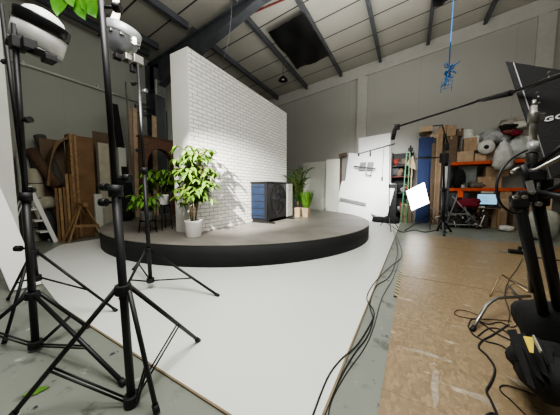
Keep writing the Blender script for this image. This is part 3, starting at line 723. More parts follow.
# rolls
def roll(name, lab, p0, p1, r, m_, cat='roll', group=None, hollow=True):
    p0 = V(p0); p1 = V(p1); d = (p1-p0); Lr = d.length
    pr = [(r*.35, 0), (r, 0), (r, Lr), (r*.35, Lr), (r*.35, Lr-.12), (0, Lr-.12)]
    return solo(name, MB().lathe(pr, p0, d, 20), m_, lab, cat, group)
roll('carpet_roll', 'grey carpet roll leaning at a slant left of the plywood arch', onx(62, 190, -8.55), onx(39.5, 136, -9.05), .13, GREYR)
roll('carpet_roll', 'brown carpet roll leaning beneath the grey roll', onx(58, 187, -8.3), onx(30, 150, -8.75), .125, BROWN)
cr_ = thing('foam_roll', 'cream foam roll with dark bands standing behind the white ladder', 'roll', (-8.75, onx(37, 200, -8.75).y, 0))
cc = V((-8.75, onx(36.5, 200, -8.75).y, 0)); hc = onx(37, 169, -8.75).z
build('roll_body', MB().lathe([(.05, 0), (.16, 0), (.165, .02), (.165, hc-.02), (.15, hc), (.05, hc), (.05, hc-.1), (0, hc-.1)], cc, n=20), CREAM, cr_)
for k in range(1, 5): build('band', MB().lathe([(.164, -.012), (.168, -.01), (.168, .01), (.164, .012)], cc+V((0, 0, hc*k/5)), n=20), DKGREY, cr_)
rr_ = V((-8.95, onx(26.5, 200, -8.95).y, 0)); hr = onx(26, 152, -8.95).z
solo('foam_roll', MB().lathe([(.05, 0), (.12, 0), (.125, .02), (.125, hr), (.05, hr), (.05, hr-.1), (0, hr-.1)], rr_, n=20), OFFW, 'taller pale roll at the left of the cream banded roll', 'roll')
solo('storage_bag', MB().lump((-8.6, onx(46, 215, -8.6).y, .42), (.36, .36, .84), 4), DKGREY, 'dark crumpled bag between the cream roll and the plywood strips', 'bag')
solo('storage_bag', MB().lump((-8.7, onx(46, 192, -8.7).y, 1.02), (.34, .34, .36), 14), CREAM, 'cream crumpled bundle on top of the dark bag', 'bag')
# white ladder: front rails meet rear legs at the top; seen from its side
ft = onz(56, 242); Xd = ft.x
ld = thing('white_ladder', 'white wooden step ladder standing behind the far left light stands', 'ladder', ft)
tp = onx(29, 186, Xd-.04)
for dx in (0, -.4):
    build('rail', MB().bar(ft+V((dx, 0, 0)), V((Xd+dx*.75-.05, tp.y, tp.z)), .09, .04, up=(1, 0, 0)), WHITE, ld)
for k in range(1, 5):
    t = k/5; c = ft.lerp(V((Xd-.05, tp.y, tp.z)), t); build('step', MB().span(c.x-.4+.1*t, c.x, c.y-.2, c.y+.03, c.z-.015, c.z+.02), WHITE, ld)
for dx in (-.04, -.34):
    build('rear_leg', MB().bar(V((Xd+dx, tp.y-.5, 0)), V((Xd+dx-.04, tp.y, tp.z-.05)), .025, .05, up=(1, 0, 0)), WHITE, ld)
# blue bowl
bo = onz(39, 241)+V((-.15, 0, 0))
m = MB().lathe([(0, .01), (.12, .01), (.2, .16), (.215, .17), (.19, .16), (.11, .03), (0, .03)], bo)
solo('plastic_tub', m, mat('dark blue plastic', (58, 68, 100), .4), 'dark blue plastic tub on the floor under the white ladder', 'tub')
# upright foam boards
boxL('foam_board', 'tall cream foam board between the plywood arch and the near stand', 'board', 100.5, 111, 143.5, X0-.1, .16, CREAM)
boxL('foam_board', 'shorter pale foam board right of the near stand', 'board', 120.5, 128, 148, X0-.15, .14, OFFW)
boxL('white_box', 'low white board standing beside the plywood arch', 'board', 95.5, 103, 194, X0+.15, .1, OFFW)
boxL('storage_crate', 'dark brown crate standing behind the white low board', 'crate', 98, 112, 186, X0-.32, .3, DKGREY)
boxL('cardboard_sheet', 'brown cardboard sheet behind the cream foam board', 'board', 96, 125, 134, X0-.55, .04, CARDD)
# leaning planks
def plank(lab, pb, pt, X, w, th, m_, name='leaning_plank', cat='plank', grp='planks leaning on the left wall'):
    b_ = onx(*pb, X); t_ = onx(*pt, X-.35)
    if b_.z > .0:
        d = (b_-t_); b_ = b_+d*(b_.z/ -d.z) if d.z < 0 else b_
    b_.z = max(b_.z, .01)
    solo(name, MB().bar(b_, t_, th, w, up=(0, 1, 0)) if False else MB().bar(b_, t_, w, th, up=(1, 0, 0)), m_, lab, cat, grp)
plank('black padded plank leaning between the near stand and the wall', (134, 234), (114, 104), X0, .2, .06, BLACKF)
plank('pale brown plank leaning right of the black plank', (133, 234), (129.5, 110), X0-.1, .12, .03, CARD)
plank('wider brown plank next to the pale brown plank', (138, 233), (134.5, 108), X0-.1, .14, .03, CARD2)
plank('tan plank standing upright before the steel column', (157, 232), (154, 116), X0-.1, .18, .03, CARD2)
solo('thin_pole', MB().tube([onx(136, 233, X0+.1), onx(125.5, 82, X0-.5)], .025), MIDGREY, 'thin grey metal pole leaning against the left wall', 'pole')
# metal rack by column
XR2 = -9.08
rk = thing('metal_rack', 'dark tube rack standing by the steel column', 'rack', (XR2, 5, 0))
ya, yb_ = onx(142, 170, XR2+.1).y, onx(169, 170, XR2+.1).y; zt = onx(150, 106, XR2+.1).z
for yy in (ya, (ya+yb_)/2, yb_):
    for xx in (XR2+.08, XR2-.14): build('upright', MB().tube([(xx, yy, 0), (xx, yy, zt)], .02, 6), STEELD, rk)
for zz in (1.1, 2.2, zt-.3, zt-.05):
    for xx in (XR2+.08, XR2-.14): build('rail', MB().tube([(xx, ya, zz), (xx, yb_, zz)], .018, 6), STEELD, rk)
# brick arch
ba = thing('brick_arch', 'terracotta brick arch prop standing behind the small plants', 'set piece', (-7.6, 4.8, SZ))
Xa = -7.6; ya = onx(144, 180, Xa).y; yb_ = onx(178, 180, Xa).y; zt = onx(158, 139, Xa).z; zs = zt-.32; ym = (ya+yb_)/2; hw = (yb_-ya)/2-.14
poly = [(Xa, ya, zt), (Xa, ya, SZ), (Xa, ya+.14, SZ), (Xa, ya+.14, zs-.6)]
for i in range(1, 14):
    t = math.pi-math.pi*i/14; poly.append((Xa, ym+hw*math.cos(t), zs-.6+.6*math.sin(t)))
poly += [(Xa, yb_-.14, zs-.6), (Xa, yb_-.14, SZ), (Xa, yb_, SZ), (Xa, yb_, zt)]
build('brick_front', MB().prism(poly, (-.25, 0, 0)), BRICKR, ba)
build('top_ledge', MB().span(Xa-.28, Xa+.03, ya-.03, yb_+.03, zt, zt+.04), CARDD, ba)
# black draped bag
m = MB(); c0 = onx(124, 200, X0+.5)
yb0 = onx(126, 165, X0+.5); 
m.lump((X0+.5, c0.y+.02, 1.05), (.35, .42, 1.5), 9, amp=.25)
bb = thing('garment_bag', 'black drooping cover hanging on a thin rail left of the domed lamp stand', 'cover', (X0+.5, c0.y, 0))
build('cover', m, BLACKF, bb); build('rail', MB().tube([(X0+.5, c0.y, 0.0), (X0+.5, c0.y, 1.95)], .015).tube([(X0+.5, c0.y-.25, .01), (X0+.5, c0.y+.25, .01)], .015).tube([(X0+.25, c0.y, .01), (X0+.75, c0.y, .01)], .015), BLACK, bb)
# backing board added only to darken the corner, standing in for shade
boxL('dark_board', 'tall dark board added to darken the corner behind the brick arch and rack', 'board', 139, 153, 148, XL+.06, .03, mat('corner darkening brown', (52, 44, 38), .8))
p = onx(169, 92, XL+.62)
bxp = thing('junction_box', 'pale electrical box fixed on the steel column', 'junction box', (XL+.6, 5.7, p.z-.2)); 
build('box_body', MB().span(XL+.602, XL+.7, 5.55, 5.95, p.z-.3, p.z+.25), OFFW, bxp, bevel=.01); build('box_lid', MB().span(XL+.7, XL+.72, 5.57, 5.93, p.z-.28, p.z+.23), MIDGREY, bxp)

# ------------------------------------------------------------------ hanging items
pd = ony(283, 79, 9)
pt = thing('pendant_lamp', 'small black pendant lamp hanging from the roof beam', 'pendant lamp', pd)
build('cord', MB().tube([pd+V((0, 0, .1)), V((pd.x, pd.y, roofz(pd.x)-.22))], .012, 6), BLACK, pt)
build('shade', MB().lathe([(.03, .14), (.05, .1), (.12, .06), (.2, -.05), (.205, -.07), (.19, -.07), (.1, .03), (0, .05)], pd, n=20), BLACK, pt)
build('bulb', MB().lathe([(0, -.06), (.05, -.03), (.06, .02), (0, .04)], pd, n=12), WHITE, pt)
nt_ = ony(448.5, 76, 7)
nb = thing('blue_netting', 'knotted blue netting hanging on a blue cord before the back wall', 'netting', nt_)
build('cord', MB().tube([nt_+V((0, 0, .25)), V((nt_.x+.03, nt_.y, roofz(nt_.x)-.02))], .012, 6), BLUEROPE, nb)
m = MB(); rnd = random.Random(2)
for k in range(16):
    pts = []; p = nt_+V((rnd.uniform(-.04, .06), rnd.uniform(-.05, .05), rnd.uniform(.02, .24)))
    for i in range(6):
        pts.append(p.copy()); p = p+V((rnd.uniform(-.06, .06), rnd.uniform(-.04, .04), rnd.uniform(-.09, .05)))
    m.tube(pts, .012, 5)
build('knotted_cord', m, BLUEROPE, nb)
m = MB()
for k in range(4):
    x_ = nt_.x-.13+.07*k; m.tube([(x_, 7, nt_.z-.1), (x_-.01, 7, nt_.z-.36+.05*(k % 3))], .006, 5)
for k in range(3): m.tube([(nt_.x-.13, 7, nt_.z-.12-.08*k), (nt_.x+.08, 7, nt_.z-.12-.08*k)], .005, 5)
build('loose_net', m, BLUEROPE, nb)
# thin chains beside the rafter
for (px, py, qx, qy, lb) in ((232, 0, 229, 38, 'upper thin pale wire hanging beside the rafter above the brick wall'), (229, 38, 223, 61, 'lower thin pale wire dangling near the brick wall top')):
    a = ony(px, py, 5.2); b_ = ony(qx, qy, 5.2)
    solo('hanging_wire', MB().tube([a, (a+b_)/2+V((.02, 0, 0)), b_], .006, 5), mat('pale wire', (140, 146, 160), .5), lb, 'wire', 'thin wires hanging by the rafter')

# ------------------------------------------------------------------ racking at back right
YS = 11.15; YS1 = 11.95
xl = ony(448, 190, YS).x; xr = xl+5.0
zU = ony(470, 162, YS).z; zLo = ony(478, 188.5, YS).z
rk = thing('pallet_rack', 'tall storage rack with orange beams along the back wall', 'rack', ((xl+xr)/2, YS+.4, 0))
for x_ in (xl, xl+2.5, xr):
    for y_ in (YS+.02, YS1-.05): build('upright', MB().span(x_-.04, x_+.04, y_-.03, y_+.03, 0, zU+.12), STEELD, rk)
for z_ in (zU, zLo):
    for y_ in (YS, YS1-.03):
        for k in range(2):
            build('beam', MB().span(xl+2.5*k+.04, xl+2.5*k+2.46, y_-.03, y_+.03, z_-.1, z_+.02), ORANGE, rk, bevel=.006, label='orange rack beam')
    build('shelf_deck', MB().span(xl, xr, YS+.03, YS1-.05, z_-.01, z_+.015), CARDD, rk)
def bx(name, lab, cat, x0, x1, yt, yb_, Y, dep, m_, group=None, zb=None, bevel=.008, xoff=0, rz=0):
    ym_ = (yt+yb_)/2; A = ony(x0, ym_, Y).x; B = ony(x1, ym_, Y).x; c = (x0+x1)/2
    z1 = ony(c, yt, Y).z; z0 = zb if zb is not None else ony(c, yb_, Y).z
    return solo(name, MB().span(A, B, Y, Y+dep, z0, z1), m_, lab, cat, group, bevel)
def boxthing(lab, x0, x1, yt, yb_, Y, dep, m_, zb=None, group=None, name='cardboard_box'):
    ym_ = (yt+yb_)/2; A = ony(x0, ym_, Y).x; B = ony(x1, ym_, Y).x; c = (x0+x1)/2
    z1 = ony(c, yt, Y).z; z0 = zb if zb is not None else ony(c, yb_, Y).z
    t = thing(name, lab, 'box', ((A+B)/2, Y+dep/2, z0), group)
    build('carton', MB().span(A, B, Y, Y+dep, z0, z1), m_, t, bevel=.008)
    build('packing_tape', MB().span((A+B)/2-.025, (A+B)/2+.025, Y-.003, Y+dep, z1-.001, z1+.003).span((A+B)/2-.025, (A+B)/2+.025, Y-.003, Y, z1-.1, z1), CARD2, t)
    return t
sU = zU+.016; sL = zLo+.016; G = 'cardboard boxes on the orange rack'
boxthing('cardboard box on the top shelf directly above the gray bin, tallest square one', 464, 477, 137.5, 151, YS+.06, .35, CARD, G and None, G)
bpy.data.objects[-1] if False else None
boxthing('flat cardboard box under the square box on the top shelf', 462, 479, 151, 0, YS+.05, .5, CARD2, sU, G)
boxthing('cardboard box at the left end of the top shelf, upper one', 447, 456, 125, 136, YS+.12, .35, CARD, None, G)
boxthing('wide cardboard box at the left end of the top shelf, lower one', 449, 462, 136, 0, YS+.1, .5, CARDD, sU, G)
wr = V((ony(467.5, 130, YS+.5).x, YS+.6, sU))
solo('film_roll', MB().lathe([(.06, 0), (.2, 0), (.21, .02), (.21, 1.25), (.19, 1.27), (.06, 1.27), (.06, 1.1), (0, 1.1)], wr, n=20), mat('white sack', (222, 222, 216), .5, scale=9, bump=.6), 'upright white film roll at the back of the top shelf', 'roll')
solo('film_roll', MB().lathe([(.06, 0), (.24, 0), (.25, .02), (.25, .98), (.22, 1.0), (.06, 1.0), (.06, .9), (0, .9)], V((ony(476, 133, YS+.5).x, YS+.6, sU)), n=20), mat('white sack', (222, 222, 216)), 'shorter and fatter white film roll right of the tallest one', 'roll')
c = ony(486.5, 147, YS-.02)
tr_ = thing('tape_roll', 'white film roll with dark core facing out on the top shelf', 'roll', c-V((0, 0, .24)))
build('film', MB().lathe([(.07, .0), (.24, 0), (.25, .02), (.25, .5), (0, .5)], c, (0, 1, 0), 28), mat('white film', (205, 205, 200), .5), tr_); build('core', MB().lathe([(.0, .02), (.065, .0), (.075, .0), (.075, .1)], c, (0, 1, 0), 20), BLACKP, tr_)
boxthing('small cardboard box under the film roll on the top shelf', 480, 492, 153, 0, YS+.07, .5, CARD2, sU, G)
solo('bubble_wrap', MB().lump(ony(496, 137, YS+.4), (.95, .5, .55), 41, amp=.3), BUBBLE, 'grey crumpled bubble wrap heap on the top shelf', 'bubble wrap')
solo('bubble_wrap', MB().lump(ony(489, 139.5, YS+.3), (.5, .4, .35), 42, amp=.3), BUBBLE, 'small grey bubble wrap bundle left of the larger heap', 'bubble wrap')
def sack(lab, px, py0, py1, Y, rw, m_, seed, name='plastic_bag', cat='bag'):
    rnd = random.Random(seed); a_ = ony(px, py0, Y); b_ = ony(px, py1, Y); H_ = a_.z-b_.z; vs = []; n_ = 22; prof = [(0, 0), (.7, .01), (1, .15), (.95, .4), (.7, .65), (.38, .84), (.14, .9), (.2, .95), (.34, 1.0)]
    f1, f2 = rnd.uniform(0, 6), rnd.uniform(0, 6)
    for r_, h_ in prof:
        for k in range(n_):
            t = 6.2832*k/n_; q = 1+.12*math.sin(7*t+f1+h_*2)+.08*math.sin(11*t+f2); vs.append(V((b_.x, Y, b_.z))+V((math.cos(t)*rw*r_*q, math.sin(t)*rw*.55*r_*q, H_*h_)))
    m = MB(); m.add(vs, [(i*n_+k, i*n_+(k+1) % n_, (i+1)*n_+(k+1) % n_, (i+1)*n_+k) for i in range(len(prof)-1) for k in range(n_)], True)
    return solo(name, m, m_, lab, cat, origin=(b_.x, Y, b_.z))
sack('large clear plastic bag drooping over the orange top beam', 502, 138, 170, YS-.17, .27, PLASTIC, 4)
F2 = mat('film bag two', (186, 190, 186), .3, var=.12, scale=5, bump=.5)
sack('pale plastic bag full of parts right of the drooping bag', 517, 133, 160, YS+.3, .4, F2, 5)
sack('pale plastic bag at the far right of the top shelf', 526, 131, 158.5, YS+.35, .35, PLASTIC, 6)
solo('cloth_heap', MB().lump(ony(517, 128, YS+.42), (1.0, .5, .7), 61, amp=.35), mat('mixed cloth', (178, 172, 160), .8, col2=(120, 112, 102), scale=5), 'heap of pale cloth on top of the plastic bags', 'cloth')
for k, (px, py, w_, h_, m_, lb) in enumerate(((508, 132, .3, .16, mat('red cloth', (120, 62, 52), .8), 'flat red cloth at the left of the heap above the bags'), (512, 126, .35, .12, BLACKF, 'flat black cloth at the very top of the heap'), (515, 133, .35, .2, MAROON, 'dark red cloth in the middle of the heap'), (506, 127.5, .3, .22, BLACKF, 'small black cloth left of the flat black one'), (521, 125, .35, .25, OFFW, 'pale folded cloth at the right end of the heap'))):
    solo('cloth_piece', MB().lump(ony(px, py, YS+.12), (w_, .2, h_), 160+k, amp=.4), m_, lb, 'cloth', 'cloths heaped above the plastic bags')
boxthing('brown carton behind the drooping plastic bag on the top shelf', 497, 506, 148, 0, YS+.4, .3, CARD, sU, G)
boxthing('small light carton between the film roll and the bags', 492, 498, 150, 0, YS+.2, .3, CARD2, sU, G)
boxthing('small dark carton at the left end, on the lower wide box', 456.5, 463.5, 128.5, 136, YS+.2, .3, CARDD, None, G)
# middle shelf
m = bx('foam_sheet', 'white upright panel at the left end of the middle shelf', 'panel', 448, 455.5, 166, 0, YS+.1, .1, WHITE, None, sL)
bn = bx('storage_bin', 'large blue grey flat bin leaning upright on the middle shelf', 'bin', 463.5, 483, 165.5, 0, YS+.25, .25, mat('blue grey plastic', (134, 142, 140), .5), None, sL)
boxthing('large cardboard box at the right of the middle shelf, upper', 486, 509, 166, 176.5, YS+.1, .5, CARD, None, G)
boxthing('large cardboard box at the right of the middle shelf, lower', 484, 509, 176.5, 0, YS+.08, .55, CARD, sL, G)
solo('black_case', MB().lump(ony(459, 179, YS+.12), (.4, .35, .75), 71, amp=.2), BLACKF, 'black soft case standing beside the blue grey bin', 'case')
solo('pale_bottle', MB().lathe([(0, 0), (.07, 0), (.08, .02), (.08, .22), (.04, .28), (.03, .34), (0, .34)], V((ony(462.5, 184, YS+.03).x, YS+.07, sL)), n=14), OFFW, 'pale bottle in front of the black soft case', 'bottle')
solo('tool_heap', MB().lump(V((ony(479, 184, YS+.1).x, YS+.16, sL+.13)), (.55, .2, .26), 72, amp=.4), mat('tools', (128, 112, 98), .6, col2=(58, 52, 50), scale=30), 'small heap of tools in front of the blue grey bin', 'tools')
solo('small_tin', MB().lathe([(0, 0), (.08, 0), (.08, .15), (.07, .16), (0, .16)], V((ony(473, 184, YS+.03).x, YS+.1, sL)), n=16), MIDGREY, 'small grey tin left of the tool heap', 'tin')
# under the rack: desk + monitor
Yd = 10.55
dz = .74
xa, xb_ = ony(477, 207, Yd).x, ony(501, 207, Yd).x
dk = thing('desk', 'brown wooden desk under the lit monitor', 'desk', ((xa+xb_)/2, Yd+.3, 0))
build('desktop', MB().span(xa, xb_, Yd, Yd+.6, dz-.03, dz), CARDD, dk, bevel=.004)
for x_ in (xa+.04, xb_-.04):
    for y_ in (Yd+.04, Yd+.55): build('leg', MB().span(x_-.03, x_+.03, y_-.03, y_+.03, 0, dz-.03), PINE, dk)
build('drawer_unit', MB().span(xb_-.75, xb_-.3, Yd+.08, Yd+.55, .05, dz-.04), mat('dark wood', (70, 50, 38), .7), dk)
build('back_rail', MB().span(xa, xb_, Yd+.52, Yd+.55, .3, .5), CARDD, dk)
mo = thing('monitor', 'lit computer monitor with pale blue screen on the desk', 'monitor', (ony(487, 205, Yd+.25).x, Yd+.25, dz))
A = ony(477, 194.2, Yd+.25); B = ony(497.5, 204.5, Yd+.25)
build('bezel', MB().span(A.x, B.x, Yd+.25, Yd+.29, B.z-.03, A.z+.03), BLACKP, mo, bevel=.005)
scm = bpy.data.materials.new('screen'); scm.use_nodes = True; N, L, b = nodes_of(scm)
b.inputs['Base Color'].default_value = C(20, 30, 40); b.inputs['Emission Color'].default_value = C(150, 205, 235); b.inputs['Emission Strength'].default_value = 1.1
build('screen', MB().span(A.x+.02, B.x-.02, Yd+.244, Yd+.251, B.z, A.z), scm, mo, label='glowing pale blue screen')
m = MB()
for k in range(4): m.span(A.x+.06, A.x+.3+.05*(k % 2), Yd+.2425, Yd+.2442, A.z-.1-.06*k, A.z-.085-.06*k)
build('screen_lines', m, mat('screen text', (70, 120, 170), .5, emit=(90, 150, 200), strength=.8), mo)
build('monitor_stand', MB().span((A.x+B.x)/2-.03, (A.x+B.x)/2+.03, Yd+.29, Yd+.32, dz, A.z-.2).span((A.x+B.x)/2-.14, (A.x+B.x)/2+.14, Yd+.18, Yd+.4, dz, dz+.015), BLACKP, mo)
solo('keyboard', MB().span(A.x+.25, A.x+.75, Yd+.03, Yd+.16, dz+.001, dz+.03), BLACKP, 'black keyboard on the desk before the monitor', 'keyboard', bevel=.004)
solo('paper_stack', MB().span(A.x+.02, A.x+.2, Yd+.03, Yd+.2, dz+.001, dz+.04), WHITE, 'small white paper stack at the left of the desk', 'paper')
bx('white_monitor_back', 'white flat lid lying behind the top of the monitor', 'lid', 481, 494, 191.5, 194, Yd+.5, .06, OFFW, None, dz)
boxthing('cardboard box on the floor right of the desk, lower one', 500, 516, 210, 0, Yd+.5, .5, CARD, 0, 'cardboard boxes on the floor by the desk')
boxthing('cardboard box stacked on another right of the desk', 500.5, 514, 199, 210, Yd+.52, .45, CARD2, None, 'cardboard boxes on the floor by the desk')
boxthing('cardboard box just right of the monitor under the beam', 500, 512, 190.5, 199, Yd+.6, .4, CARD, None, 'cardboard boxes on the floor by the desk')
solo('plastic_bag', MB().lump(V((ony(506, 222.5, 10.3).x, 10.3, .1)), (.4, .3, .2), 77), PLASTIC, 'small white bag on the floor in front of the boxes', 'bag')
# clutter left of desk: folding frame, maroon bag, orange box
fr_t = thing('folding_frame', 'pale metal folding frame standing left of the desk', 'frame', onz(460, 224))
Yf = 10.3
for (a, b_) in (((452, 196), (479, 225)), ((458, 194), (446, 225)), ((462, 196), (470, 225)), ((446, 224.5), (479, 225)), ((450, 214), (470, 214))):
    A = ony(*a, Yf); B = ony(*b_, Yf); 
    for q in (A, B): q.z = max(q.z, .02)
    build('frame_tube', MB().tube([A, B], .022, 6), SILV, fr_t)
for (a, b_) in (((450, 196), (462, 224)), ((472, 198), (462, 225)), ((480, 206), (477, 225))):
    A = ony(*a, Yf+.3); B = ony(*b_, Yf+.3)
    for q in (A, B): q.z = max(q.z, .02)
    build('frame_tube', MB().tube([A, B], .022, 6), DKGREY, fr_t)
solo('maroon_bag', MB().lump(ony(466.5, 203, Yf+.1), (.62, .3, .34), 81, amp=.45), MAROON, 'maroon fabric bundle resting on the folding frame', 'bag')
o = solo('orange_case', MB().span(ony(458, 195, Yf).x, ony(463, 195, Yf).x, Yf-.05, Yf+.15, ony(460, 197.5, Yf).z, ony(460, 191, Yf).z), mat('bright orange', (236, 100, 44), .5), 'small bright orange case at the top of the clutter', 'case', bevel=.02)
solo('dark_bundle', MB().lump(ony(458, 203, Yf+.3), (.6, .4, .75), 82, amp=.45), DKGREY, 'dark grey bundle behind the folding frame', 'bundle')
mixm = mat('mixed clutter', (160, 158, 156), .5, col2=(44, 42, 44), scale=16)
def tangle(lab, px, seed, w_, h_):
    rnd = random.Random(seed); c = V((ony(px, 219, Yf).x, Yf+.2, 0)); t = thing('cable_pile', lab, 'pile', c, 'tangled piles left of the desk')
    for nm, m_, cnt, r_ in (('silver_tubes', SILV, 12, .02), ('black_cables', CABLE, 12, .018), ('white_rods', WHITE, 5, .018)):
        m = MB()
        for k in range(cnt):
            p = c+V((rnd.uniform(-w_, w_), rnd.uniform(-.2, .2), rnd.uniform(.03, h_))); pts = []
            for i in range(5):
                pts.append(V((p.x, p.y, max(.03, p.z)))); p = p+V((rnd.uniform(-.2, .2), rnd.uniform(-.1, .1), rnd.uniform(-.16, .14)))
            m.tube(pts if nm == 'black_cables' else [pts[0], pts[-1]], r_, 5)
        q_ = build(nm, m, m_, t, kind='stuff')
    build('dark_base', MB().lump(c+V((0, .15, h_*.35)), (w_*1.7, .3, h_*.7), seed, amp=.4), DKGREY, t)
tangle('tangled grey and black pile on the floor inside the frame', 455.5, 83, .42, .55)
tangle('tangled pile on the floor right of the first, by the desk', 471, 84, .3, .5)
# bits on middle: items on right of the tripod
boxthing('large tan box on the floor at the far right behind the tripod', 546, 562, 199, 0, 9.9, .5, CARD2, 0, 'boxes at the far right')
boxthing('brown box at the right behind the tripod legs', 523, 538, 196, 0, 10.6, .5, CARDD, 0, 'boxes at the far right')
solo('padded_bag', MB().lump(V((ony(543, 216, 9.0).x, 9.0, .42)), (.62, .5, .84), 85, amp=.1), mat('pale grey cloth', (150, 152, 140), .8), 'pale grey padded bag on the floor right of the tripod', 'bag')
sh_ = thing('dark_shelf', 'dark shelving at the far right behind the softbox stand', 'shelf', (ony(545, 200, 11).x, 11, 0))
xa = ony(538, 200, 10.5).x
for z_ in (.3, 1.1, 1.75): build('shelf_board', MB().span(xa, xa+2, 10.5, 11.0, z_, z_+.03), DKGREY, sh_)
for x_ in (xa, xa+1.97): build('side_frame', MB().span(x_, x_+.03, 10.5, 11.0, 0, 1.9), BLACK, sh_)

# ------------------------------------------------------------------ upright sheets between boards and rack
YP = 11.2
bp_ = thing('padded_mat', 'tall blue padded panel standing against the back wall', 'panel', (ony(424, 200, YP).x, YP, 0))
A = ony(417, 180, YP).x; B = ony(431.5, 180, YP).x; zt = ony(424, 137.5, YP).z; zm = ony(424, 157.5, YP).z
build('upper_pad', MB().span(A, B, YP, YP+.18, zm+.03, zt), BLUEP, bp_, bevel=.02); build('lower_pad', MB().span(A, B, YP, YP+.18, 0, zm-.03), BLUEP, bp_, bevel=.02)
build('strap', MB().span(A-.004, B+.004, YP-.006, YP+.186, zm-.03, zm+.03), BLACKF, bp_)
solo('dark_board', MB().span(B+.01, B+.1, YP+.02, YP+.3, 0, zt-.05), DKGREY, 'dark narrow panel at the right edge of the blue panel', 'panel', bevel=.004)
boxthing('long cardboard box lying on top of the standing sheets', 419.5, 432.5, 126, 131.5, YP+.1, .6, CARD2, None, 'boxes on the standing sheets')
solo('support_post', MB().span(ony(427, 140, YP+.3).x, ony(430, 140, YP+.3).x, YP+.3, YP+.36, 0, ony(426, 131.5, YP+.2).z), CARDD, 'brown post under the long cardboard box', 'post')
ws = [('raw chipboard sheet standing right of the blue panel, widest', 433.5, 442, 134, YP+.05, CARD2), ('brown chipboard sheet, narrower, with torn top', 440, 447, 128, YP+.16, CARD), ('dark brown narrow sheet by the rack', 436, 440, 143, YP-.02, CARDD)]
for lb, a, b_, tp_, Y_, m_ in ws: bx('chipboard_sheet', lb, 'board', a, b_, tp_, 0, Y_, .03, m_, 'chipboard sheets standing by the blue panel', 0, 0)
boxthing('small cardboard box on top of the standing chipboard sheets', 440, 448, 125, 134, YP+.2, .4, CARD, None, 'boxes on the standing sheets')
bx('grey_post', 'dark flat post standing at the left of the rack', 'post', 445.5, 449.5, 178, 0, YP-.25, .06, mat('dark brown post', (62, 54, 48), .7), None, 0, .004)
# dark shelf with clutter
ds = thing('storage_shelf', 'dark shelf of clutter between the white boards and blue panel', 'shelf', (ony(402, 200, 11.3).x, 11.3, 0))
A = ony(391, 180, 11.3).x; B = ony(413, 180, 11.3).x; zt = ony(400, 152, 11.3).z
build('back', MB().span(A, B, 11.75, 11.78, 0, zt), BLACKP, ds)
for x_ in (A, B-.03): build('side', MB().span(x_, x_+.03, 11.3, 11.75, 0, zt), BLACKP, ds)
for z_ in (.4, 1.2, 1.9, zt-.6): build('shelf', MB().span(A+.03, B-.03, 11.3, 11.75, z_, z_+.03), RED if abs(z_-1.9) < .01 else DKGREY, ds)
for k in range(14):
    z_ = (.43, 1.23, 1.93, zt-.57)[k % 4]; rnd = random.Random(k); w_ = rnd.uniform(.2, .34); x_ = A+.16+(B-A-.36)*((k//4)/3); hh = rnd.uniform(.2, .4)
    solo('clutter_bundle', MB().lump((x_, 11.5, z_+hh/2), (w_, .32, hh), 100+k, amp=.3), [BLACKF, CARDD, DKGREY, mat('dull red', (120, 44, 34), .7), mixm][k % 5],
         '%s bundle, %s on the %s level of the dark shelf' % (['black', 'brown', 'grey', 'dull red', 'mottled'][k % 5], ['leftmost', 'second', 'third', 'fourth'][k//4], ['lowest', 'second', 'third', 'top'][k % 4]), 'bundle', 'bundles on the dark shelf')
solo('black_spike', MB().tube([ony(411, 153, 11.3), ony(410.5, 145.5, 11.3)], .03, 6).span(ony(408, 153, 11.3).x, ony(413, 153, 11.3).x, 11.28, 11.34, zt, zt+.15), BLACKP, 'black clamp standing on top of the dark shelf', 'clamp')
# green ladder
gl = thing('green_ladder', 'narrow green step ladder in front of the dark shelf', 'ladder', onz(402, 224))
Yg = 10.7
for (a, b_) in (((407, 150), (401, 222)), ((410, 152), (406, 222))):
    A = ony(*a, Yg+.2); B = ony(*b_, Yg); B.z = .0; build('rail', MB().bar(A, B, .04, .03), GREEN, gl)
for k in range(7):
    t = (k+.5)/7.5; a = ony(407, 150, Yg+.2).lerp(ony(401, 223, Yg), t); b_ = ony(410, 152, Yg+.2).lerp(ony(406, 223, Yg), t); build('rung', MB().bar(a, b_, .03, .02), GREEN, gl)
solo('wood_offcut', MB().quadslab(ony(413, 155, 11.1), ony(416, 170, 11.1), ony(409, 167, 11.1), ony(406, 164, 11.1), .03).bar(ony(412, 165, 11.1), V((ony(412, 165, 11.1).x, 11.12, 0)), .05, .04), CARD2, 'pale pointed plywood offcut on a stick left of the blue panel', 'offcut')
boxthing('dark brown box on the floor beneath the lit panel', 405, 417, 205, 0, 10.9, .4, CARDD, 0, 'boxes at the back')
bx('dark_case', 'tall black case on the floor between the white boards and ladder', 'case', 392, 401, 184, 0, 10.95, .35, BLACKP, None, 0)

# ------------------------------------------------------------------ C-stands, panel light
bL = onz(429, 226)
tL, atL = lstand('light_stand', 'black tripod stand carrying the lit square panel', bL, ony(429.5, 162, bL.y), .42, .2, [onz(405, 231), onz(446.5, 233), onz(430, 229.5)], r=.022, group='stands at the back', dbl=False)
lp = thing('softlight', 'bright glowing square softlight panel tilted on its stand', 'light panel', atL(1.4))
D = (atL(1.5)).dot(V(_f)) + 0
Dp = V((bL.x, bL.y, 0)).dot(V((_f[0], _f[1], 0)))-.15
Q = [dd(406.5, 191, Dp), dd(424.3, 182.3, Dp-.1), dd(429.2, 203, Dp-.1), dd(411.8, 210.5, Dp)]
build('diffuser', MB().quadslab(*Q, .02), mat('lit diffuser', (255, 255, 255), .5, emit=(255, 252, 246), strength=9), lp, label='glowing white front')
Cq = sum(Q, V((0, 0, 0)))/4; fb = V((_f[0], _f[1], 0)).normalized()*.035
build('housing', MB().quadslab(*[Cq+(q-Cq)*1.05+fb for q in Q], .06), BLACKP, lp)
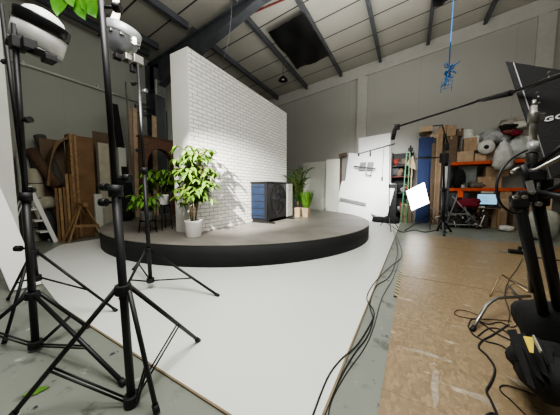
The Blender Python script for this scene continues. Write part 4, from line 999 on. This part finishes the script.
build('yoke', MB().tube([Cq+fb*2.5, V((atL(1.3).x, atL(1.3).y, Cq.z))], .02, 6), BLACK, lp)
# C-stand behind with vertical pole at (445)
bS = onz(443, 232)
tS, atS = lstand('light_stand', 'dark stand with a slanting top arm before the chipboard sheets', bS, ony(444, 146, bS.y), .3, .12, [onz(437, 231), onz(451, 232), onz(444, 236)], r=.045, group='stands at the back', dbl=False)
Ds = V((bS.x, bS.y, 0)).dot(V((_f[0], _f[1], 0)))
build('arm', MB().tube([dd(448.5, 147, Ds), dd(442, 124.5, Ds)], .02, 6).tube([dd(442.5, 125, Ds), dd(433, 126, Ds)], .016, 6), BLACK, tS)
build('arm', MB().tube([dd(444, 157, Ds), dd(416, 159, Ds)], .016, 6), BLACK, tS)
build('clamp_head', MB().box(dd(446, 147, Ds), (.16, .14, .22)).box(dd(444, 158, Ds), (.24, .14, .3)), BLACKP, tS, bevel=.02)
# C-stand before white boards
bF = onz(389, 226)
tF, atF = lstand('flag_stand', 'thin black stand with a long slanting arm before the white boards', bF, ony(389.7, 144, bF.y), .38, .15, [onz(380, 226), onz(398, 228), onz(391, 232)], r=.017, group='stands at the back', dbl=False)
Df = V((bF.x, bF.y, 0)).dot(V((_f[0], _f[1], 0)))
build('arm', MB().tube([dd(395, 143.7, Df), dd(358, 154, Df)], .02, 6), BLACK, tF)
build('hanging_clip', MB().tube([dd(370.3, 150, Df), dd(370.2, 156.5, Df)], .03, 6), BLACKP, tF); build('hanging_clip', MB().tube([dd(359, 153.5, Df), dd(358.6, 156, Df)], .035, 6), BLACKP, tF)
build('hanging_cord', MB().tube([dd(383, 165, Df), dd(382, 180, Df)], .008, 5).tube([dd(382, 177, Df), dd(382, 181, Df)], .03, 6).tube([dd(384, 147, Df), dd(383, 165, Df)], .008, 5), BLACKP, tF)
for k, (px, py, w_, h_) in enumerate(((381, 218.5, .7, .25), (391, 219.5, .6, .3))):
    p = onz(px, py+4); solo('sandbag', MB().lump(p+V((0, 0, h_/2)), (w_, .4, h_), 90+k), BLACKF, ['black sandbag on the left foot of the thin stand', 'black sandbag on the right foot of the thin stand'][k], 'sandbag', 'sandbags at the thin stand')

# boom pole with microphone
pA_ = dd(560, 75, 1.55); pB_ = dd(511, 93, 1.9); pC_ = dd(478, 101, 2.3); pD_ = dd(396.5, 127, 3.2)
bm_ = thing('microphone_boom', 'long black boom pole slanting from the right with a hanging microphone', 'boom microphone', pD_)
build('boom_pole', MB().tube([dd(600, 62, 1.35), pA_, pB_], .016, 8).tube([pB_, pC_], [.016, .02], 8).tube([pC_, pD_], .012, 8), BLACK, bm_)
build('foam_grip', MB().tube([pB_, pB_.lerp(pC_, .9)], [.024, .018], 10), BLACKF, bm_)
build('microphone', MB().tube([dd(396, 126, 3.2), dd(394.5, 131, 3.2), dd(392.8, 139.5, 3.2)], [.02, .028, .024], 10), BLACKF, bm_, label='black shotgun microphone pointing down')
build('shock_mount', MB().box(dd(397, 127, 3.2), (.07, .05, .08)), BLACKP, bm_, bevel=.01)

# ------------------------------------------------------------------ softbox at right
sb = thing('softbox', 'large black softbox with white lettering at the right edge', 'softbox', dd(536, 120, 1.6))
A_ = dd(505.5, 61.5, 1.95); B_ = dd(545, 178, 1.75); a2 = dd(513.5, 62.5, 1.9); b2 = dd(551, 178, 1.7)
Cc = dd(625, 80, 1.45)
def onplane(px, py, p0, n, off=0):
    d = V(ray(px, py)); o_ = V((0, 0, CH)); t = (p0+n*off-o_).dot(n)/d.dot(n); return o_+d*t
pn = (b2-a2).cross(Cc-a2).normalized()
if pn.dot(V(_f)) > 0: pn = -pn
Dc = onplane(625, 150, a2, pn)
away = V((.62, .8, .1)).normalized()*.75
A4 = A_+away; B4 = B_+away; C4 = Cc+away*.3; D4 = Dc+away*.3
FAB = mat('softbox fabric', (15, 15, 16), .8, scale=12, bump=.3)
build('near_side', MB().add([a2, b2, Dc, Cc], [(0, 1, 2, 3)]), FAB, sb)
m = MB().add([A4, B4, D4, C4, a2, b2, Dc, Cc], [(0, 1, 2, 3), (4, 7, 3, 0), (5, 1, 2, 6), (7, 6, 2, 3)]); build('back_shell', m, FAB, sb)
build('front_rim', MB().add([A_, a2, b2, B_, A4, B4], [(0, 1, 2, 3), (0, 1, 4), (3, 2, 5)]), mat('rim fabric', (40, 41, 44), .8, scale=20), sb)
build('piping', MB().tube([a2, a2.lerp(b2, .5)+(-V(_f))*.004, b2], .0035, 6), mat('grey piping', (170, 170, 170), .5), sb, label='pale grey piping line')
build('front_diffuser', MB().add([A_, B_, B4, A4], [(0, 1, 2, 3)]), WHITEB, sb, label='white front cloth')
for q_, w_, dq in (((549, 72.5), .012, 1.55), ((549.5, 77), .012, 1.55), ((537, 92.5), .01, 1.6), ((538.5, 97), .01, 1.6), ((539, 103), .012, 1.6)):
    build('mount_knob', MB().box(dd(q_[0], q_[1], dq), (w_, w_, w_)), CHROME, sb, bevel=.003)
# lettering lying on near side plane
pn = (b2-a2).cross(Cc-a2).normalized()
if pn.dot(V(_f)) > 0: pn = -pn
def onplane(px, py, p0, n, off=0):
    d = V(ray(px, py)); o_ = V((0, 0, CH)); t = (p0+n*off-o_).dot(n)/d.dot(n); return o_+d*t
t0 = onplane(543.4, 122.0, a2, pn, .006); t1 = onplane(575, 115.5, a2, pn, .006)
xd = (t1-t0).normalized(); yd = pn.cross(xd).normalized()
cu = bpy.data.curves.new('lettering', 'FONT'); cu.body = 'GODOX'; cu.size = .048; cu.offset = .002; cu.space_character = 1.15
tob = bpy.data.objects.new('tmp', cu); COL.objects.link(tob); bpy.context.view_layer.update()
me = bpy.data.meshes.new_from_object(tob); COL.objects.unlink(tob); bpy.data.objects.remove(tob)
M3 = Matrix((xd*1.45, yd, pn)).transposed()
m = MB(); m.add([t0+M3 @ v.co for v in me.vertices], [list(p.vertices) for p in me.polygons])
build('lettering', m, mat('white print', (205, 205, 205), .5), sb, label='white GODOX lettering')

# silver column and head of the stand
sc_ = thing('softbox_stand', 'heavy black and steel stand holding the softbox at right', 'light stand', onz(556, 352))
build('steel_riser', MB().tube([dd(533.5, 106, 1.42), dd(533, 145, 1.42)], .018, 12).tube([dd(534, 100, 1.42), dd(534, 108, 1.42)], .01, 10), CHROME, sc_, label='bright steel spigot')
build('riser_collar', MB().tube([dd(533.5, 113, 1.42), dd(533.5, 123, 1.42)], .027, 12).box(dd(538, 118, 1.42), (.05, .05, .045)), mat('brushed alloy', (120, 120, 114), .35, .8), sc_, bevel=.004)
build('riser_collar', MB().tube([dd(533, 142, 1.42), dd(532.5, 153, 1.42)], [.026, .032], 12), SILV, sc_)
build('head_joint', MB().tube([dd(532, 153, 1.42), dd(531, 172, 1.42)], .028, 10).box(dd(534, 176, 1.4), (.09, .08, .07)).box(dd(527, 196, 1.4), (.09, .07, .07)).box(dd(545, 186, 1.4), (.06, .06, .1)), BLACKP, sc_, bevel=.012)
build('steel_arm', MB().tube([dd(512, 171.5, 1.4), dd(529, 163.5, 1.42)], .011, 10), CHROME, sc_, label='short steel rod'); build('steel_arm', MB().tube([dd(529, 170.5, 1.4), dd(536, 170, 1.38), dd(575, 150, 1.2)], .0125, 10), CHROME, sc_, label='long steel rod rising right')
build('black_arm', MB().tube([dd(535, 167, 1.4), dd(585, 128, 1.25)], .012, 8), BLACK, sc_); build('black_arm', MB().tube([dd(530, 188, 1.4), dd(522, 165, 1.4)], .02, 8), BLACK, sc_)
build('black_arm', MB().tube([dd(538, 196, 1.4), dd(575, 178, 1.2)], .012, 8), BLACK, sc_); build('black_arm', MB().tube([dd(543, 172, 1.4), dd(549, 196, 1.4)], .018, 8), BLACK, sc_); build('black_arm', MB().tube([dd(536, 192, 1.38), dd(575, 199, 1.2)], .016, 8), BLACKP, sc_)
for (px, py, r_) in ((516, 197, .012), (525, 197, .011), (539, 204, .014), (514, 172, .010), (532, 193, .010)):
    q = dd(px, py, 1.34); build('steel_knob', MB().tube([q-V((0, .012, 0)), q+V((0, .02, 0))], r_, 12), CHROME, sc_, bevel=.003)
build('steel_plate', MB().bar(dd(529, 181, 1.36), dd(532, 193, 1.36), .012, .03), SILV, sc_)
for (a, b_) in (((519, 205), (549, 338)), ((538, 204), (566, 345))):
    build('leg', MB().tube([dd(*a, 1.42), dd(*b_, 1.72)], .03, 12), BLACK, sc_)
    A = dd(*b_, 1.72)
build('centre_column', MB().tube([dd(524, 208, 1.45), dd(531, 292, 1.62)], .013, 10), CHROME, sc_, label='steel centre rod between the black legs')
build('leg_foot', MB().tube([dd(549, 338, 1.72), V((dd(549, 338, 1.72).x, dd(549, 338, 1.72).y, .01))], .03, 10), BLACKP, sc_); build('leg_foot', MB().tube([dd(566, 345, 1.72), V((dd(566, 345, 1.72).x, dd(566, 345, 1.72).y, .01))], .03, 10), BLACKP, sc_)
build('head_block', MB().box(dd(519, 203, 1.42), (.08, .07, .06)).box(dd(539, 201, 1.42), (.08, .07, .06)).bar(dd(512, 199, 1.42), dd(543, 197, 1.42), .05, .05), BLACKP, sc_, bevel=.01)
# tubular steel base frame feet
g1 = onz(472, 330, .02); fr3 = thing('tubular_base', 'bent steel tube legs of a stand resting on the chipboard', 'stand base', g1)
pts = [onz(472.5, 329, .035), onz(488, 303, .2), onz(497, 298, .22), onz(530, 296, .22)]
build('tube_leg', MB().tube([pts[0], pts[0].lerp(pts[1], .9), pts[1].lerp(pts[2], .45), pts[2], pts[3]], .017, 10), CHROME, fr3, label='bright bent steel leg')
build('rubber_foot', MB().tube([onz(471.5, 331, .02), onz(474, 326.5, .05)], .021, 10), BLACKP, fr3)
pts = [onz(490, 296, .03), onz(499.5, 276, .22), onz(503, 275, .23), onz(528, 292, .23)]
build('tube_leg', MB().tube(pts, .011, 8), mat('worn brass steel', (160, 140, 110), .35, .7), fr3, label='thinner worn bent leg')
build('link_bars', MB().tube([onz(508, 285, .2), onz(522, 300, .2)], .008, 6).tube([onz(513, 281, .23), onz(530, 289, .23)], .008, 6).tube([onz(512, 292, .2), onz(530, 310, .12)], .008, 6), DKGREY, fr3)
# bags at the stand base
def bag(lab, px, py, size, seed, dz=0):
    p = onz(px, py, 0.018); return MB().lump(p+V((0, 0, size[2]/2+dz)), size, seed, n=20, m=12, amp=.16)
tbag = thing('sandbag', 'black weight bag with yellow tag heaped at the stand base', 'sandbag', onz(540, 385, .018), 'black bags at the softbox stand')
c0 = onz(536, 388, .018)
bagm = MB().lump(dd(556, 372, 1.4), (.36, .46, .26), 15, n=20, m=12, amp=.16)
build('bag_body', bagm, BLACKF, tbag)
for k, (a_, b__) in enumerate((((507, 330), (528, 384)), ((516, 334), (536, 376)), ((528, 340), (541, 372)), ((541, 343), (550, 376)), ((552, 345), (566, 384)))):
    P_ = [dd(a_[0], a_[1], 1.46-.02*k), dd(a_[0]+9, a_[1]-1, 1.44-.02*k), dd(b__[0]+8, b__[1]+6, 1.26), dd(b__[0], b__[1], 1.28)]
    build('fabric_flap', MB().quadslab(*P_, .012), BLACKF, tbag)
T = [dd(523.5, 336, 1.34), dd(534, 337.5, 1.34), dd(533.5, 353, 1.25), dd(530, 352, 1.25)]
build('yellow_tag', MB().quadslab(*T, .004), TAPEY, tbag, label='yellow tag')
build('strap', MB().bar(dd(533, 336, 1.32), dd(541, 352, 1.24), .006, .02), mat('grey webbing', (150, 148, 136), .7), tbag, label='pale grey webbing strap')
build('strap', MB().tube([dd(511, 332, 1.55), dd(521, 352, 1.42), dd(535, 372, 1.32), dd(548, 392, 1.27)], .02, 6).tube([dd(537, 338, 1.4), dd(543, 352, 1.34), dd(548, 366, 1.28)], .008, 6), BLACKF, tbag)
solo('sandbag', MB().lump(dd(552, 326, 1.72), (.4, .36, .34), 16, n=20, m=12, amp=.12), BLACKF, 'black weight bag behind the yellow tagged one, around the legs', 'sandbag', 'black bags at the softbox stand')
solo('sandbag', MB().lump(dd(536, 356, 1.5)-V((0, 0, .03)), (.26, .34, .2), 17, n=20, m=12, amp=.2), BLACKF, 'flat black bag flap on the chipboard left of the yellow tag', 'sandbag', 'black bags at the softbox stand')
# plug block
p = onz(515.5, 253.5, .018)
pb = thing('plug_block', 'small black plug block on the far chipboard', 'plug', p)
build('block', MB().box(p+V((0, 0, .04)), (.22, .12, .08)), BLACKP, pb, bevel=.01); build('upright_plug', MB().box(p+V((.06, 0, .11)), (.05, .07, .1)), BLACKP, pb, bevel=.01)
build('grey_lead_end', MB().box(p+V((-.2, .02, .012)), (.12, .1, .02)), SILV, pb)

# ------------------------------------------------------------------ cables on the floor
def smooth(pts, k=6):
    out = []; n = len(pts)
    for i in range(n-1):
        p0 = pts[max(i-1, 0)]; p1 = pts[i]; p2 = pts[i+1]; p3 = pts[min(i+2, n-1)]
        for j in range(k):
            t = j/k; out.append(.5*((2*p1)+(p2-p0)*t+(2*p0-5*p1+4*p2-p3)*t*t+(3*p1-p0-3*p2+p3)*t*t*t))
    out.append(pts[-1]); return out
def cable(lab, px, r=.006, z=.006, m_=CABLE, group='cables on the grey floor strip', name='floor_cable'):
    pts = smooth([onz(x, y, z) for x, y in px])
    solo(name, MB().tube(pts, r, 6), m_, lab, 'cable', group)
def cv(l, s, ox, oy): return [(ox+x/s, oy+y/s) for x, y in l]
cable('black cable snaking farthest left along the white sheet edge', cv([(20, 440), (60, 335), (90, 292), (130, 255), (163, 200), (165, 180), (150, 150), (172, 112), (205, 80), (228, 60), (225, 35), (213, 5), (208, -10)], 2.243, 300, 230), z=.018)
cable('black cable running in the middle of the grey strip', cv([(45, 440), (80, 352), (120, 280), (150, 240), (164, 200), (157, 165), (172, 125), (200, 105), (215, 70), (218, 40), (209, 0)], 2.243, 300, 230), z=.009)
cable('thin black cable lying closest to the chipboard', cv([(60, 440), (72, 380), (105, 320), (146, 262), (166, 215), (185, 150), (210, 105), (222, 60), (216, 20), (211, -6)], 2.243, 300, 230), r=.004, z=.006)
gC = 'cables on the chipboard by the bent steel legs'
ox = .026
cable('thick black cable curving down the chipboard to the bottom edge', cv([(262, 470), (250, 415), (222, 350), (204, 310), (222, 275), (238, 235), (236, 200), (205, 155), (170, 120), (185, 90), (230, 65), (300, 20)], 4.37, 440, 320), .008, ox, CABLE, gC)
cable('thin black loop near the yellow tagged bag', cv([(400, 440), (350, 390), (310, 350), (270, 315), (262, 292), (290, 285), (350, 303), (420, 330)], 4.37, 440, 320), .004, ox, CABLE, gC)
cable('short black cable end at the bottom edge', cv([(195, 425), (215, 408), (240, 410), (256, 440)], 4.37, 440, 320), .006, ox, CABLE, gC)
cable('thin cable rising from the loops behind the bent leg', cv([(382, 130), (355, 180), (330, 212), (308, 255), (298, 300), (312, 350), (322, 385), (316, 425)], 4.61, 440, 230), .005, ox, CABLE, gC)
cable('reddish thin cable loop left of the bent steel leg', cv([(190, 400), (140, 378), (90, 368), (68, 378), (80, 395), (150, 408), (240, 412), (330, 420)], 4.61, 440, 230), .004, ox, mat('reddish cable', (60, 26, 24), .5), gC)
cable('black cable circling under the bent leg foot', [(468, 326), (474, 335), (486, 341), (500, 345), (512, 352), (520, 350), (512, 341), (496, 333), (480, 322), (472, 319), (468, 326)], .006, ox, CABLE, gC)
cable('black cable wandering right between the loops and bags', [(475, 318), (487, 324), (500, 322), (512, 327), (524, 322), (530, 330)], .005, ox, CABLE, gC)
cable('black cable in a flat loop below the steel link bars', [(516, 318), (514, 312), (518, 309), (528, 312), (536, 318), (545, 322)], .006, ox, CABLE, gC)
cable('black cable crossing the loops toward the bags', [(478, 336), (490, 328), (505, 331), (515, 340), (522, 346), (528, 350)], .006, ox, CABLE, gC)
cable('thin cable curving over from the link bars', [(504, 297), (508, 288), (515, 284), (524, 288)], .004, .05, CABLE, gC)
cable('thick black cable on the far chipboard at the right', [(533, 257), (545, 258.5), (556, 260), (580, 262)], .012, .03, CABLE, 'cables on the far floor')
cable('black cable lying under the lit panel stand', [(384, 222), (393, 227), (402, 232), (414, 230), (425, 232), (436, 230)], .012, .014, CABLE, 'cables on the far floor')
# cable loop hanging at stand head
pts = smooth([dd(x, y, 1.4) for x, y in ((527, 150), (512, 158), (501, 171), (496.5, 187), (500, 203), (511, 212), (522, 213))])
solo('hanging_cable', MB().tube(pts, .0075, 8), CABLE, 'thick black cable looping from the softbox stand head', 'cable')
# green leaf on floor
p = onz(22, 396, .003); q = onz(50, 387, .003)
m = MB().leaf(p, q-p, (0, 0, 1), (q-p).length, .07, 0); 
for v in m.v: v.z = max(v.z, .003)
solo('fallen_leaf', m, LEAF, 'single green leaf lying on the grey floor at lower left', 'leaf')

# ------------------------------------------------------------------ lights
def area(name, loc, target, size, power, col=(1, 1, 1), sy=None, spread=None):
    l = bpy.data.lights.new(name, 'AREA'); l.energy = power; l.color = col; l.size = size
    if sy: l.shape = 'RECTANGLE'; l.size_y = sy
    if spread: l.spread = spread
    o = bpy.data.objects.new(name, l); COL.objects.link(o); o.location = loc
    o.rotation_euler = (V(target)-V(loc)).to_track_quat('-Z', 'Y').to_euler(); return o
def spot(name, loc, target, power, ang, blend=.3, r=.05, col=(1, 1, 1)):
    l = bpy.data.lights.new(name, 'SPOT'); l.energy = power; l.spot_size = R(ang); l.spot_blend = blend; l.shadow_soft_size = r; l.color = col
    o = bpy.data.objects.new(name, l); COL.objects.link(o); o.location = loc
    o.rotation_euler = (V(target)-V(loc)).to_track_quat('-Z', 'Y').to_euler(); return o
spot('key_spot', (-2.2, .7, 3.0), (-4.0, 4.9, 1.25), 6500, 40, 1.0, .035, (1, .97, .9))
area('overhead_front', (-1.0, .6, 5.0), (-1.6, 2.4, 0), 1.8, 150, (1, .99, .96), spread=R(120))
area('roof_fill', (1.5, 4.5, 6.4), (0, 5, 0), 8, 300, (1, .99, .95), 8)
area('back_boards', (-1.0, 7.5, 3.6), (-1.4, 11.2, 1.4), 2.0, 80, (1, 1, .98), spread=R(60))
area('ceiling_fill', (0, 4.5, 4.9), (0, 4.6, 9), 7, 400, (1, .98, .94), 7)  # unseen fill added to brighten the ceiling in place of bounced light
area('left_fill', (-3, 1, 4.6), (-9, 3, 2), 2, 60, (1, .98, .92), 2)
w = bpy.data.worlds.new('world'); scn.world = w; w.use_nodes = True
w.node_tree.nodes['Background'].inputs[0].default_value = (.8, .82, .8, 1); w.node_tree.nodes['Background'].inputs[1].default_value = .35

# ------------------------------------------------------------------ camera
cam = bpy.data.cameras.new('camera'); co = bpy.data.objects.new('camera', cam); COL.objects.link(co)
co.location = (0, 0, CH); co.rotation_euler = (R(90)-PITCH, 0, YAW)
cam.sensor_width = 36; cam.lens = FPX/560*36; cam.clip_start = .02
scn.camera = co
scn.view_settings.view_transform = 'AgX'; scn.view_settings.look = 'AgX - Medium High Contrast'; scn.view_settings.exposure = .05
for o in scn.objects:
    if '_o' in o: del o['_o']
